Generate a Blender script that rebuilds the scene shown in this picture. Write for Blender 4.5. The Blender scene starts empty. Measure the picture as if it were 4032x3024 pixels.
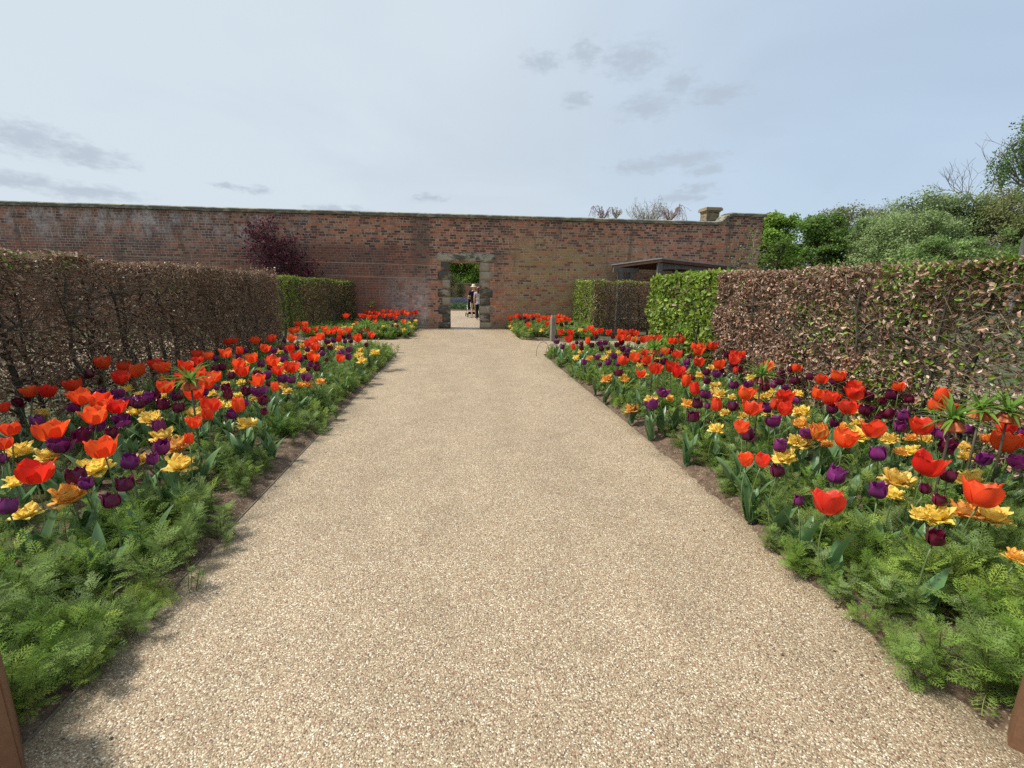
import bpy, bmesh, math, random
import numpy as np
from mathutils import Vector, Matrix, Euler

S = bpy.context.scene
COL = S.collection
R = math.radians
rng = np.random.default_rng(11)
random.seed(11)

# ------------------------------------------------------------------ camera
cam_d = bpy.data.cameras.new('camera')
cam = bpy.data.objects.new('camera', cam_d)
COL.objects.link(cam)
cam.matrix_world = Matrix(((0.99470831, 0.00831712, -0.10240213, 0.0),
                           (-0.10182918, 0.21218855, -0.97190886, 0.0),
                           (0.01364508, 0.97719335, 0.21191264, 1.72),
                           (0, 0, 0, 1)))
cam_d.sensor_width = 36.0
cam_d.lens = 36.0 * 1823.0 / 4032.0
cam_d.clip_start = 0.05
cam_d.clip_end = 3000
S.camera = cam
S.render.resolution_x, S.render.resolution_y = 1024, 768

# ------------------------------------------------------------------ light
SUN_EL, SUN_AZ = 57.0, -84.0          # azimuth from +Y towards +X (the sun stands to the left, just behind the wall's plane)
sun_d = bpy.data.lights.new('sun', 'SUN')
sun_d.energy = 3.8
sun_d.angle = R(8.0)
sun_d.color = (1.0, 0.955, 0.88)
sun = bpy.data.objects.new('sun', sun_d)
COL.objects.link(sun)
sdir = Vector((math.sin(R(SUN_AZ)) * math.cos(R(SUN_EL)), math.cos(R(SUN_AZ)) * math.cos(R(SUN_EL)), math.sin(R(SUN_EL))))
sun.rotation_euler = sdir.to_track_quat('Z', 'Y').to_euler()
sun.location = sdir * 60

S.view_settings.view_transform = 'Standard'
S.view_settings.look = 'None'
S.view_settings.exposure = 0.45
S.view_settings.gamma = 1.0
S.view_settings.use_curve_mapping = False
S.render.engine = 'CYCLES'
S.cycles.max_bounces = 8
S.cycles.transparent_max_bounces = 8
S.cycles.use_denoising = False


class NT:
    """small node-tree helper"""
    def __init__(self, nt):
        self.nt = nt
    def n(self, kind, **kw):
        nd = self.nt.nodes.new(kind)
        for k, v in kw.items():
            setattr(nd, k, v)
        return nd
    def put(self, sock, v):
        if hasattr(v, 'is_linked') or isinstance(v, bpy.types.NodeSocket):
            self.nt.links.new(v, sock)
        elif v is not None:
            sock.default_value = v
    def math(self, op, a, b=None, c=None, clamp=False):
        nd = self.n('ShaderNodeMath', operation=op, use_clamp=clamp)
        for i, v in enumerate((a, b, c)):
            self.put(nd.inputs[i], v)
        return nd.outputs[0]
    def vmath(self, op, a, b=None, out=0):
        nd = self.n('ShaderNodeVectorMath', operation=op)
        self.put(nd.inputs[0], a)
        if b is not None:
            self.put(nd.inputs[1], b)
        return nd.outputs[out]
    def mix(self, f, a, b, mode='MIX'):
        nd = self.n('ShaderNodeMix', data_type='RGBA', blend_type=mode)
        self.put(nd.inputs[0], f)
        self.put(nd.inputs[6], a if not isinstance(a, tuple) else (*a[:3], 1))
        self.put(nd.inputs[7], b if not isinstance(b, tuple) else (*b[:3], 1))
        return nd.outputs[2]
    def noise(self, vec, scale, detail=3, rough=0.55, dist=0.0, out='Fac'):
        nd = self.n('ShaderNodeTexNoise')
        self.put(nd.inputs['Vector'], vec)
        nd.inputs['Scale'].default_value = scale
        nd.inputs['Detail'].default_value = detail
        nd.inputs['Roughness'].default_value = rough
        nd.inputs['Distortion'].default_value = dist
        return nd.outputs[out]
    def ramp(self, f, stops, interp='LINEAR'):
        nd = self.n('ShaderNodeValToRGB')
        cr = nd.color_ramp
        cr.interpolation = interp
        while len(cr.elements) < len(stops):
            cr.elements.new(0.5)
        for e, (p, c) in zip(cr.elements, stops):
            e.position = p
            e.color = (*c[:3], 1) if isinstance(c, tuple) else (c, c, c, 1)
        self.put(nd.inputs[0], f)
        return nd.outputs[0]
    def step(self, v, a, b):
        nd = self.n('ShaderNodeMapRange', interpolation_type='SMOOTHSTEP')
        self.put(nd.inputs[0], v)
        nd.inputs[1].default_value, nd.inputs[2].default_value = a, b
        return nd.outputs[0]
    def sep(self, v):
        nd = self.n('ShaderNodeSeparateXYZ')
        self.put(nd.inputs[0], v)
        return nd.outputs
    def comb(self, x, y, z):
        nd = self.n('ShaderNodeCombineXYZ')
        for i, v in enumerate((x, y, z)):
            self.put(nd.inputs[i], v)
        return nd.outputs[0]
    def bump(self, h, strength=0.5, dist=0.01):
        nd = self.n('ShaderNodeBump')
        nd.inputs['Strength'].default_value = strength
        nd.inputs['Distance'].default_value = dist
        self.put(nd.inputs['Height'], h)
        return nd.outputs[0]


# ------------------------------------------------------------------ sky
world = bpy.data.worlds.new('World')
S.world = world
world.use_nodes = True
wt = NT(world.node_tree)
world.node_tree.nodes.clear()
wo = wt.n('ShaderNodeOutputWorld')
bg = wt.n('ShaderNodeBackground')
bg.inputs['Strength'].default_value = 0.078
sky = wt.n('ShaderNodeTexSky', sky_type='NISHITA', sun_disc=False)
sky.sun_elevation, sky.sun_rotation = R(SUN_EL), R(SUN_AZ)
sky.air_density, sky.dust_density, sky.ozone_density = 1.0, 1.6, 1.5
dirv = wt.n('ShaderNodeTexCoord').outputs['Generated']
dx, dy, dz = wt.sep(dirv)
az = wt.math('ARCTAN2', dx, dy)
el = wt.math('ARCSINE', dz)
azel = wt.comb(wt.math('MULTIPLY', az, 57.2958), wt.math('MULTIPLY', el, 57.2958), 0.0)
# thin high cloud: thick in the west, thinner towards the east
flat = wt.vmath('DIVIDE', dirv, wt.comb(wt.math('ADD', dz, 0.25), wt.math('ADD', dz, 0.25), 1.0))
veil_n = wt.noise(flat, 1.1, 4, 0.55, 0.6)
side = wt.math('MULTIPLY_ADD', dx, -0.20, 0.88)
veil = wt.math('ADD', wt.math('MULTIPLY_ADD', veil_n, 0.45, -0.225), side, clamp=True)
low = wt.step(el, 0.42, 0.02)
veil = wt.math('MAXIMUM', veil, wt.math('MULTIPLY', low, 0.72))
veil = wt.math('MINIMUM', veil, 0.95)
white = wt.mix(wt.step(wt.math('ADD', dx, wt.math('MULTIPLY', veil_n, 0.5)), 0.25, 0.95), (6.45, 7.25, 7.95), (5.6, 6.9, 8.4))
col = wt.mix(veil, sky.outputs[0], white)
# small grey fair-weather cloud scraps: (azimuth, elevation, half-width, half-height) in degrees
blobs = [(13.4, 23.2, 1.9, 1.7), (18.6, 22.4, 4.3, 2.2), (12.8, 19.2, 2.2, 1.1), (20.3, 18.2, 4.0, 1.6), (23.5, 20.0, 2.2, 1.5),
         (24.5, 13.2, 5.2, 1.1), (20.5, 12.7, 5.0, 0.9), (27, 11.9, 3.2, 0.7), (26, 10.3, 2.8, 0.6), (25.0, 9.5, 4.0, 0.7),
         (-38.1, 10.9, 4.5, 1.6), (-34.5, 10.2, 4.0, 1.2), (-39.5, 7.6, 4, 0.9), (-35.0, 7.3, 5.2, 0.9), (-3.7, 9.4, 2.2, 0.8),
         (-24.3, 9.0, 2.0, 0.5), (-21.4, 9.0, 2.0, 0.6), (8.8, 22.6, 2.6, 1.2), (27.5, 18.7, 3.6, 1.2), (-14, 7.6, 5.0, 0.6)]
azs = wt.vmath('MULTIPLY', azel, (0.45, 1.0, 1.0))
warp = wt.noise(azs, 1.1, 5, 0.65, 0.0, 'Color')
wv = wt.vmath('MULTIPLY', wt.vmath('SUBTRACT', warp, (0.5, 0.5, 0.5)), (5.5, 1.7, 0.0))
azw = wt.vmath('ADD', azel, wv)
acc = None
for a, e, w, h in blobs:
    d = wt.vmath('DIVIDE', wt.vmath('SUBTRACT', azw, (a, e, 0.0)), (w, h, 1.0))
    ln = wt.vmath('LENGTH', d, out=1)
    b = wt.math('SUBTRACT', 1.0, ln)
    acc = b if acc is None else wt.math('MAXIMUM', acc, b)
fine = wt.noise(azs, 1.9, 6, 0.66)
cl = wt.math('ADD', acc, wt.math('MULTIPLY_ADD', fine, 1.6, -0.72))
cl = wt.math('MULTIPLY', wt.step(cl, 0.0, 1.0), 0.74)
col = wt.mix(cl, col, (4.3, 5.0, 5.85))
wt.put(bg.inputs['Color'], col)
wt.put(wo.inputs[0], bg.outputs[0])


# ------------------------------------------------------------------ helpers
def tag(o, label=None, cat=None, group=None, kind=None):
    if label: o['label'] = label
    if cat: o['category'] = cat
    if group: o['group'] = group
    if kind: o['kind'] = kind
    return o


def link(name, data, parent=None, loc=None):
    o = bpy.data.objects.new(name, data)
    COL.objects.link(o)
    if parent is not None: o.parent = parent
    if loc is not None: o.location = loc
    return o


def empty(name, loc, rz=0.0):
    o = link(name, None, None, loc)
    o.rotation_euler = (0, 0, rz)
    o.empty_display_size = 0.1
    return o


def mesh_np(name, V, F, mat=None, col=None, smooth=False):
    """V (n,3); F list of (m,k) int arrays; col (n,3) per vertex"""
    me = bpy.data.meshes.new(name)
    V = np.asarray(V, np.float32)
    F = [np.asarray(f, np.int32) for f in F if len(f)]
    me.vertices.add(len(V))
    me.vertices.foreach_set('co', V.ravel())
    loops = np.concatenate([f.ravel() for f in F])
    sizes = np.concatenate([np.full(len(f), f.shape[1], np.int32) for f in F])
    me.loops.add(len(loops))
    me.loops.foreach_set('vertex_index', loops)
    me.polygons.add(len(sizes))
    me.polygons.foreach_set('loop_start', np.concatenate([[0], np.cumsum(sizes)[:-1]]).astype(np.int32))
    me.polygons.foreach_set('use_smooth', np.full(len(sizes), smooth))
    if col is not None:
        at = me.attributes.new('Col', 'FLOAT_COLOR', 'POINT')
        c = np.ones((len(V), 4), np.float32)
        c[:, :3] = col
        at.data.foreach_set('color', c.ravel())
    if mat is not None: me.materials.append(mat)
    me.update(calc_edges=True)
    me.validate()
    return me


class MB:
    """collects shapes into one mesh"""
    def __init__(self):
        self.v, self.f, self.c, self.n = [], {3: [], 4: []}, [], 0
    def add(self, V, F, col=(1, 1, 1)):
        V = np.asarray(V, float).reshape(-1, 3)
        for f in F:
            f = np.asarray(f, int)
            if len(f): self.f[f.shape[1]].append(f + self.n)
        c = np.asarray(col, float)
        self.c.append(np.broadcast_to(c, (len(V), 3)) if c.ndim == 1 else c)
        self.v.append(V)
        self.n += len(V)
    def box(self, x0, x1, y0, y1, z0, z1, col=(1, 1, 1), M=None):
        V = np.array([(x, y, z) for z in (z0, z1) for y in (y0, y1) for x in (x0, x1)], float)
        if M is not None: V = np.array([M @ Vector(p) for p in V])
        self.add(V, [np.array([(0, 2, 3, 1), (4, 5, 7, 6), (0, 1, 5, 4), (2, 6, 7, 3), (0, 4, 6, 2), (1, 3, 7, 5)])], col)
    def tube(self, pts, rad, sides=6, col=(1, 1, 1), cap=True):
        P = np.asarray(pts, float)
        rad = np.broadcast_to(np.asarray(rad, float), (len(P),))
        T = np.gradient(P, axis=0)
        T /= np.linalg.norm(T, axis=1)[:, None] + 1e-9
        up = np.array([0.31, 0.17, 0.93]) if abs(T[0][2]) < 0.9 else np.array([0.9, 0.3, 0.1])
        A = np.cross(T, up); A /= np.linalg.norm(A, axis=1)[:, None] + 1e-9
        Bv = np.cross(T, A)
        a = np.linspace(0, 2 * math.pi, sides, endpoint=False)
        ring = (A[:, None, :] * np.cos(a)[None, :, None] + Bv[:, None, :] * np.sin(a)[None, :, None]) * rad[:, None, None] + P[:, None, :]
        m = len(P)
        i = np.arange(m - 1)[:, None] * sides
        j = np.arange(sides)[None, :]
        k = (j + 1) % sides
        Q = np.stack([i + j, i + k, i + sides + k, i + sides + j], -1).reshape(-1, 4)
        V = ring.reshape(-1, 3)
        F = [Q]
        if cap:
            V = np.vstack([V, P[0], P[-1]])
            b, e = m * sides, m * sides + 1
            jj = np.arange(sides); kk = (jj + 1) % sides
            F.append(np.stack([kk, jj, np.full(sides, b)], -1))
            F.append(np.stack([(m - 1) * sides + jj, (m - 1) * sides + kk, np.full(sides, e)], -1))
        self.add(V, F, col)
    def lathe(self, prof, sides=20, cen=(0, 0, 0), col=(1, 1, 1)):
        a = np.linspace(0, 2 * math.pi, sides, endpoint=False)
        V = np.array([(r * math.cos(t), r * math.sin(t), z) for r, z in prof for t in a]) + np.asarray(cen)
        m = len(prof)
        i = np.arange(m - 1)[:, None] * sides; j = np.arange(sides)[None, :]; k = (j + 1) % sides
        self.add(V, [np.stack([i + j, i + k, i + sides + k, i + sides + j], -1).reshape(-1, 4)], col)
    def scatter(self, TV, TF, pos, rot, scl, col):
        """TV template verts, TF faces (list), pos (k,3), rot (k,3,3), scl (k,) or (k,3), col (k,3) or template colours"""
        TV = np.asarray(TV, float)
        k = len(pos)
        if k == 0: return
        scl = np.asarray(scl, float)
        s = scl[:, None, None] if scl.ndim == 1 else scl[:, None, :]
        V = np.einsum('kij,kvj->kvi', rot, TV[None] * s) + np.asarray(pos)[:, None, :]
        off = (np.arange(k) * len(TV))[:, None, None]
        F = [(np.asarray(f, int)[None] + off).reshape(-1, np.asarray(f).shape[1]) for f in TF]
        C = np.repeat(np.asarray(col, float), len(TV), 0)
        self.add(V.reshape(-1, 3), F, C)
    def mesh(self, name, mat=None, smooth=False):
        F = [np.concatenate(v) for v in self.f.values() if v]
        return mesh_np(name, np.concatenate(self.v), F, mat, np.concatenate(self.c), smooth)
    def obj(self, name, mat, parent=None, loc=None, smooth=False):
        return link(name, self.mesh(name, mat, smooth), parent, loc)


def rot_from_normal(nrm, spin):
    """(k,3,3) matrices whose local Z is nrm, spun about it"""
    n = nrm / (np.linalg.norm(nrm, axis=1)[:, None] + 1e-9)
    h = np.where(np.abs(n[:, 2:3]) < 0.9, np.array([[0, 0, 1.0]]), np.array([[1.0, 0, 0]]))
    a = np.cross(h, n); a /= np.linalg.norm(a, axis=1)[:, None] + 1e-9
    b = np.cross(n, a)
    c, s = np.cos(spin)[:, None], np.sin(spin)[:, None]
    return np.stack([a * c + b * s, -a * s + b * c, n], 2)


def pick(pal, k, jit=0.15):
    pal = np.asarray(pal, float)
    i = rng.integers(0, len(pal), k); j = rng.integers(0, len(pal), k)
    t = rng.random((k, 1))
    c = pal[i] * (1 - t) + pal[j] * t
    return c * (1 + rng.uniform(-jit, jit, (k, 1)))


_G = rng.random((64, 64))
def vnoise(x, y, s=1.0, seed=0):
    x = np.asarray(x, float) * s + seed * 7.31; y = np.asarray(y, float) * s + seed * 3.17
    xi, yi = np.floor(x).astype(int), np.floor(y).astype(int)
    fx, fy = x - xi, y - yi
    fx, fy = fx * fx * (3 - 2 * fx), fy * fy * (3 - 2 * fy)
    g = lambda a, b: _G[a % 64, b % 64]
    return (g(xi, yi) * (1 - fx) + g(xi + 1, yi) * fx) * (1 - fy) + (g(xi, yi + 1) * (1 - fx) + g(xi + 1, yi + 1) * fx) * fy


# leaf templates
LEAF_V = np.array([(0, 0, 0), (0.5, -0.30, 0.06), (0.5, 0, 0), (0.5, 0.30, 0.06), (1, 0, -0.05), (0.18, -0.2, 0.03), (0.18, 0.2, 0.03), (0.82, -0.2, 0.02), (0.82, 0.2, 0.02)], float)
LEAF_F = [np.array([(0, 5, 1, 2), (0, 2, 3, 6), (2, 1, 7, 4), (2, 4, 8, 3)])]
CURL_V = np.array([(0, 0, 0), (0.35, -0.26, 0.16), (0.35, 0.26, 0.14), (0.75, -0.2, 0.10), (0.75, 0.22, 0.2), (1.0, 0, -0.12), (0.38, 0, -0.02), (0.75, 0, -0.04)], float)
CURL_F = [np.array([(0, 1, 6, 2)]), np.array([(1, 3, 7), (1, 7, 6), (6, 7, 4), (6, 4, 2), (3, 5, 7), (7, 5, 4)])]
QUAD_V = np.array([(0, 0, 0), (0.5, -0.38, 0.08), (1, 0, 0), (0.5, 0.38, 0.08)], float)
QUAD_F = [np.array([(0, 1, 2, 3)])]


# ------------------------------------------------------------------ materials
def material(name):
    m = bpy.data.materials.new(name)
    m.use_nodes = True
    t = NT(m.node_tree)
    p = m.node_tree.nodes['Principled BSDF']
    return m, t, p


def leaf_mat(name, trans=0.35, rough=0.55, spec=0.18, tint=1.0, hue=0.0, bump=False):
    """foliage or petals: the leaf's own colour is in the mesh; some light passes through"""
    m, t, p = material(name)
    c = t.n('ShaderNodeAttribute', attribute_name='Col').outputs['Color']
    oi = t.n('ShaderNodeObjectInfo').outputs['Random']
    hsv = t.n('ShaderNodeHueSaturation')
    t.put(hsv.inputs['Color'], c)
    t.put(hsv.inputs['Hue'], t.math('MULTIPLY_ADD', oi, 2 * hue, 0.5 - hue))
    t.put(hsv.inputs['Value'], t.math('MULTIPLY_ADD', oi, 0.3 * tint, 1 - 0.15 * tint))
    c = hsv.outputs[0]
    t.put(p.inputs['Base Color'], c)
    p.inputs['Roughness'].default_value = rough
    p.inputs['Specular IOR Level'].default_value = spec
    if trans > 0:
        tr = t.n('ShaderNodeBsdfTranslucent')
        t.put(tr.inputs['Color'], c)
        mx = t.n('ShaderNodeMixShader')
        mx.inputs[0].default_value = trans
        t.put(mx.inputs[1], p.outputs[0]); t.put(mx.inputs[2], tr.outputs[0])
        t.put(m.node_tree.nodes['Material Output'].inputs[0], mx.outputs[0])
    return m


def plain_mat(name, c1, c2, scale=8, rough=0.7, spec=0.3, bump=0.2, metal=0.0, stretch=None, detail=5):
    m, t, p = material(name)
    v = t.n('ShaderNodeTexCoord').outputs['Object']
    if stretch: v = t.vmath('MULTIPLY', v, stretch)
    f = t.noise(v, scale, detail, 0.65)
    t.put(p.inputs['Base Color'], t.mix(t.step(f, 0.3, 0.7), c1, c2))
    p.inputs['Roughness'].default_value = rough
    p.inputs['Specular IOR Level'].default_value = spec
    p.inputs['Metallic'].default_value = metal
    if bump: t.put(p.inputs['Normal'], t.bump(f, bump, 0.01))
    return m


M_LEAF = leaf_mat('leaf', 0.42)
M_GLOSSLEAF = leaf_mat('fresh_beech_leaf', 0.42, 0.45, 0.35)
M_DRY = leaf_mat('dry_leaf', 0.2, 0.42, 0.5)
M_BARK = leaf_mat('bark', 0.0, 0.85, 0.2)
M_TULIPLEAF = leaf_mat('tulip_leaf', 0.18, 0.36, 0.45, 0.8, 0.01)
M_STEM = leaf_mat('stem', 0.1, 0.45, 0.4, 0.6)
M_PETAL = leaf_mat('petal', 0.42, 0.40, 0.35, 0.7, 0.008)
M_PURPLE = leaf_mat('purple_petal', 0.25, 0.33, 0.5, 1.0, 0.02)


def mat_brick():
    m, t, p = material('old_red_brick')
    v = t.n('ShaderNodeTexCoord').outputs['Object']
    wob = t.vmath('MULTIPLY', t.vmath('SUBTRACT', t.noise(v, 2.2, 2, 0.5, 0, 'Color'), (0.5, 0.5, 0.5)), (0.03, 0.0, 0.022))
    wob2 = t.vmath('MULTIPLY', t.vmath('SUBTRACT', t.noise(v, 22, 2, 0.5, 0, 'Color'), (0.5, 0.5, 0.5)), (0.012, 0.0, 0.008))
    vw = t.vmath('ADD', t.vmath('ADD', v, wob), wob2)
    x, y, z = t.sep(vw)
    zr = t.math('DIVIDE', z, 0.089)
    row = t.math('FLOOR', zr)
    fz = t.math('FRACT', zr)
    wn_r = t.n('ShaderNodeTexWhiteNoise', noise_dimensions='1D'); t.put(wn_r.inputs['W'], row)
    rr = wn_r.outputs['Value']
    header = t.math('GREATER_THAN', rr, 0.72)            # some courses are laid as headers
    wid = t.math('MULTIPLY_ADD', header, -0.115, 0.235)
    u = t.math('ADD', t.math('DIVIDE', x, wid), t.math('MULTIPLY_ADD', row, 0.5, t.math('MULTIPLY', rr, 0.6)))
    # a few half bricks inside stretcher courses
    bid = t.math('FLOOR', u)
    fu = t.math('FRACT', u)
    wn0 = t.n('ShaderNodeTexWhiteNoise', noise_dimensions='2D'); t.put(wn0.inputs['Vector'], t.comb(bid, row, 0.0))
    split = t.math('MULTIPLY', t.math('GREATER_THAN', wn0.outputs['Value'], 0.70), t.math('SUBTRACT', 1.0, header))
    half = t.math('GREATER_THAN', fu, 0.5)
    bid2 = t.math('ADD', bid, t.math('MULTIPLY', t.math('MULTIPLY', split, half), 0.37))
    fu2 = t.math('FRACT', t.math('MULTIPLY', fu, t.math('ADD', 1.0, split)))
    effw = t.math('DIVIDE', wid, t.math('ADD', 1.0, split))
    wn = t.n('ShaderNodeTexWhiteNoise', noise_dimensions='2D'); t.put(wn.inputs['Vector'], t.comb(bid2, row, 0.0))
    rnd = wn.outputs['Value']
    r2, r3, r4 = t.sep(wn.outputs['Color'])
    # distance to the joint in metres
    ex = t.math('MULTIPLY', t.math('MINIMUM', fu2, t.math('SUBTRACT', 1.0, fu2)), effw)
    ez = t.math('MULTIPLY', t.math('MINIMUM', fz, t.math('SUBTRACT', 1.0, fz)), 0.089)
    e = t.math('MINIMUM', ex, ez)
    jw = t.noise(v, 6.0, 2)
    brickf = t.step(t.math('ADD', e, t.math('MULTIPLY_ADD', jw, -0.005, 0.0025)), 0.006, 0.0105)
    X, Y, Z = t.sep(v)
    big = t.noise(v, 0.55, 4, 0.6)
    mid = t.noise(v, 2.4, 4, 0.65)
    base = t.ramp(rnd, [(0.0, (0.25, 0.095, 0.058)), (0.25, (0.36, 0.135, 0.08)), (0.5, (0.45, 0.175, 0.10)), (0.72, (0.30, 0.14, 0.10)), (0.9, (0.50, 0.25, 0.145)), (1.0, (0.19, 0.10, 0.08))])
    # burnt blue-black bricks, mostly in the upper courses and in patches
    dthr = t.math('ADD', t.math('MULTIPLY', t.step(Z, 1.4, 3.2), 0.30), t.math('MULTIPLY', t.step(big, 0.45, 0.62), 0.26))
    dark = t.math('LESS_THAN', r2, t.math('ADD', dthr, 0.03))
    base = t.mix(t.math('MULTIPLY', dark, t.math('MULTIPLY_ADD', r3, 0.5, 0.42)), base, (0.06, 0.047, 0.052))
    # ochre area on the right
    och = t.math('MULTIPLY', t.math('MULTIPLY', t.step(X, 1.0, 2.4), t.math('MULTIPLY', t.step(X, 8.5, 4.5), t.step(Z, 3.9, 2.9))), t.step(t.noise(t.vmath('MULTIPLY', v, (0.8, 1, 1.1)), 0.9, 4, 0.6), 0.30, 0.50))
    base = t.mix(t.math('MULTIPLY', och, t.step(r3, 0.05, 0.6)), base, (0.38, 0.245, 0.11))
    # rain-darkened, redder stain left of the doorway
    nb = t.noise(v, 1.3, 5, 0.65)
    edge = t.math('MULTIPLY_ADD', nb, 1.6, -0.8)
    zst = t.math('ADD', Z, edge)
    stain = t.math('MULTIPLY', t.math('MULTIPLY', t.step(X, -9.5, -6.5), t.step(X, -1.3, -2.6)), t.step(t.math('ADD', zst, t.math('MULTIPLY', edge, -0.55)), 3.25, 2.85))
    base = t.mix(t.math('MULTIPLY', stain, 0.78), base, t.mix(t.step(nb, 0.42, 0.6), (0.19, 0.075, 0.052), (0.095, 0.06, 0.06)))
    rust = t.math('MULTIPLY', t.step(X, -7.6, -9.0), t.step(t.noise(v, 1.0, 5, 0.65), 0.44, 0.58))
    base = t.mix(t.math('MULTIPLY', rust, 0.7), base, (0.33, 0.115, 0.065))
    drk = t.math('MULTIPLY', t.step(X, -7.0, -9.0), t.step(t.noise(t.vmath('ADD', v, (5.0, 0.0, 2.0)), 1.25, 5, 0.65), 0.52, 0.62))
    base = t.mix(t.math('MULTIPLY', drk, 0.62), base, (0.075, 0.06, 0.066))
    purp = t.math('MULTIPLY', t.step(X, -6.5, -9.5), t.step(t.noise(v, 0.8, 5, 0.6), 0.36, 0.56))
    base = t.mix(t.math('MULTIPLY', purp, 0.45), base, (0.17, 0.105, 0.105))
    mort = t.mix(t.step(mid, 0.35, 0.65), (0.50, 0.41, 0.315), (0.31, 0.245, 0.19))
    mort = t.mix(t.math('MULTIPLY', stain, 0.6), mort, (0.20, 0.115, 0.09))
    colr = t.mix(brickf, mort, base)
    # pale lime bloom: in runs below the coping on the left, and beside the doorway
    xs = t.vmath('MULTIPLY', v, (1.0, 1.0, 0.45))
    bl = t.noise(xs, 1.7, 6, 0.7)
    b1 = t.math('MULTIPLY', t.math('MULTIPLY', t.step(Z, 2.5, 3.8), t.step(X, -4.0, -8.0)), t.step(bl, 0.44, 0.62))
    b2 = t.math('MULTIPLY', t.math('MULTIPLY', t.step(X, -3.4, -2.0), t.step(X, -1.15, -1.5)), t.math('MULTIPLY', t.step(t.math('ADD', Z, edge), 2.3, 0.9), t.step(bl, 0.30, 0.56)))
    gritty = t.math('MULTIPLY', t.math('MULTIPLY_ADD', r4, 0.75, 0.35), t.step(t.noise(v, 14, 4, 0.7), 0.25, 0.6))
    bloom = t.math('MULTIPLY', t.math('MAXIMUM', t.math('MULTIPLY', b1, 0.95), t.math('MULTIPLY', b2, 0.9)), gritty)
    colr = t.mix(bloom, colr, (0.56, 0.51, 0.49))
    # black soot runs under the coping joints
    run = t.noise(t.vmath('MULTIPLY', v, (1.0, 1.0, 0.12)), 2.1, 4, 0.6)
    soot = t.math('MULTIPLY', t.math('MULTIPLY', t.step(run, 0.56, 0.72), t.step(Z, 0.6, 3.2)), 0.62)
    s2 = t.math('MULTIPLY', t.step(t.math('ABSOLUTE', t.math('ADD', X, 1.55)), 0.55, 0.15), t.math('MULTIPLY', t.step(Z, 1.0, 2.6), 0.6))
    colr = t.mix(t.math('MAXIMUM', soot, s2), colr, (0.10, 0.08, 0.07))
    # two pale mortar repairs running along the courses
    for zz, x0, x1 in ((2.33, -12.5, -0.95), (1.86, -5.6, -0.95)):
        ln = t.step(t.math('ABSOLUTE', t.math('SUBTRACT', t.math('ADD', t.sep(vw)[2], t.math('MULTIPLY', X, 0.012)), zz)), 0.013, 0.006)
        ln = t.math('MULTIPLY', t.math('MULTIPLY', ln, t.step(X, x0, x0 + 1.5)), t.math('LESS_THAN', X, x1))
        colr = t.mix(t.math('MULTIPLY', ln, 0.6), colr, (0.55, 0.42, 0.30))
    # green damp at the foot
    foot = t.math('MULTIPLY', t.step(t.math('ADD', Z, t.math('MULTIPLY', edge, 0.4)), 0.5, 0.1), 0.5)
    colr = t.mix(foot, colr, (0.13, 0.13, 0.08))
    grain = t.noise(v, 70, 3)
    colr = t.mix(0.5, colr, t.mix(1.0, colr, t.ramp(grain, [(0.25, 0.6), (0.75, 1.35)]), 'MULTIPLY'))
    t.put(p.inputs['Base Color'], colr)
    p.inputs['Roughness'].default_value = 0.9
    p.inputs['Specular IOR Level'].default_value = 0.2
    h = t.math('ADD', t.math('MULTIPLY', brickf, t.math('MULTIPLY_ADD', r4, 0.5, 0.75)), t.math('MULTIPLY', grain, 0.3))
    t.put(p.inputs['Normal'], t.bump(h, 0.8, 0.012))
    return m


def mat_stone(name, c1, c2, soot, amount=0.5):
    m, t, p = material(name)
    v = t.n('ShaderNodeTexCoord').outputs['Object']
    oi = t.n('ShaderNodeObjectInfo').outputs['Random']
    vo = t.vmath('ADD', v, t.comb(t.math('MULTIPLY', oi, 37.0), 0.0, 0.0))
    a = t.noise(vo, 3.5, 5, 0.65)
    b = t.noise(t.vmath('MULTIPLY', vo, (1.0, 1.0, 2.2)), 2.3, 5, 0.7, 0.8)
    g = t.noise(vo, 45, 3)
    c = t.mix(t.step(a, 0.3, 0.7), c1, c2)
    thr = t.math('ADD', b, t.math('MULTIPLY_ADD', oi, 0.35, -0.175))
    c = t.mix(t.math('MULTIPLY', t.step(thr, 0.62 - amount * 0.3, 0.78 - amount * 0.3), 0.85), c, soot)
    c = t.mix(0.4, c, t.mix(1.0, c, t.ramp(g, [(0.3, 0.65), (0.7, 1.3)]), 'MULTIPLY'))
    t.put(p.inputs['Base Color'], c)
    p.inputs['Roughness'].default_value = 0.88
    p.inputs['Specular IOR Level'].default_value = 0.2
    t.put(p.inputs['Normal'], t.bump(t.math('ADD', a, t.math('MULTIPLY', g, 0.4)), 0.5, 0.015))
    return m


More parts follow.
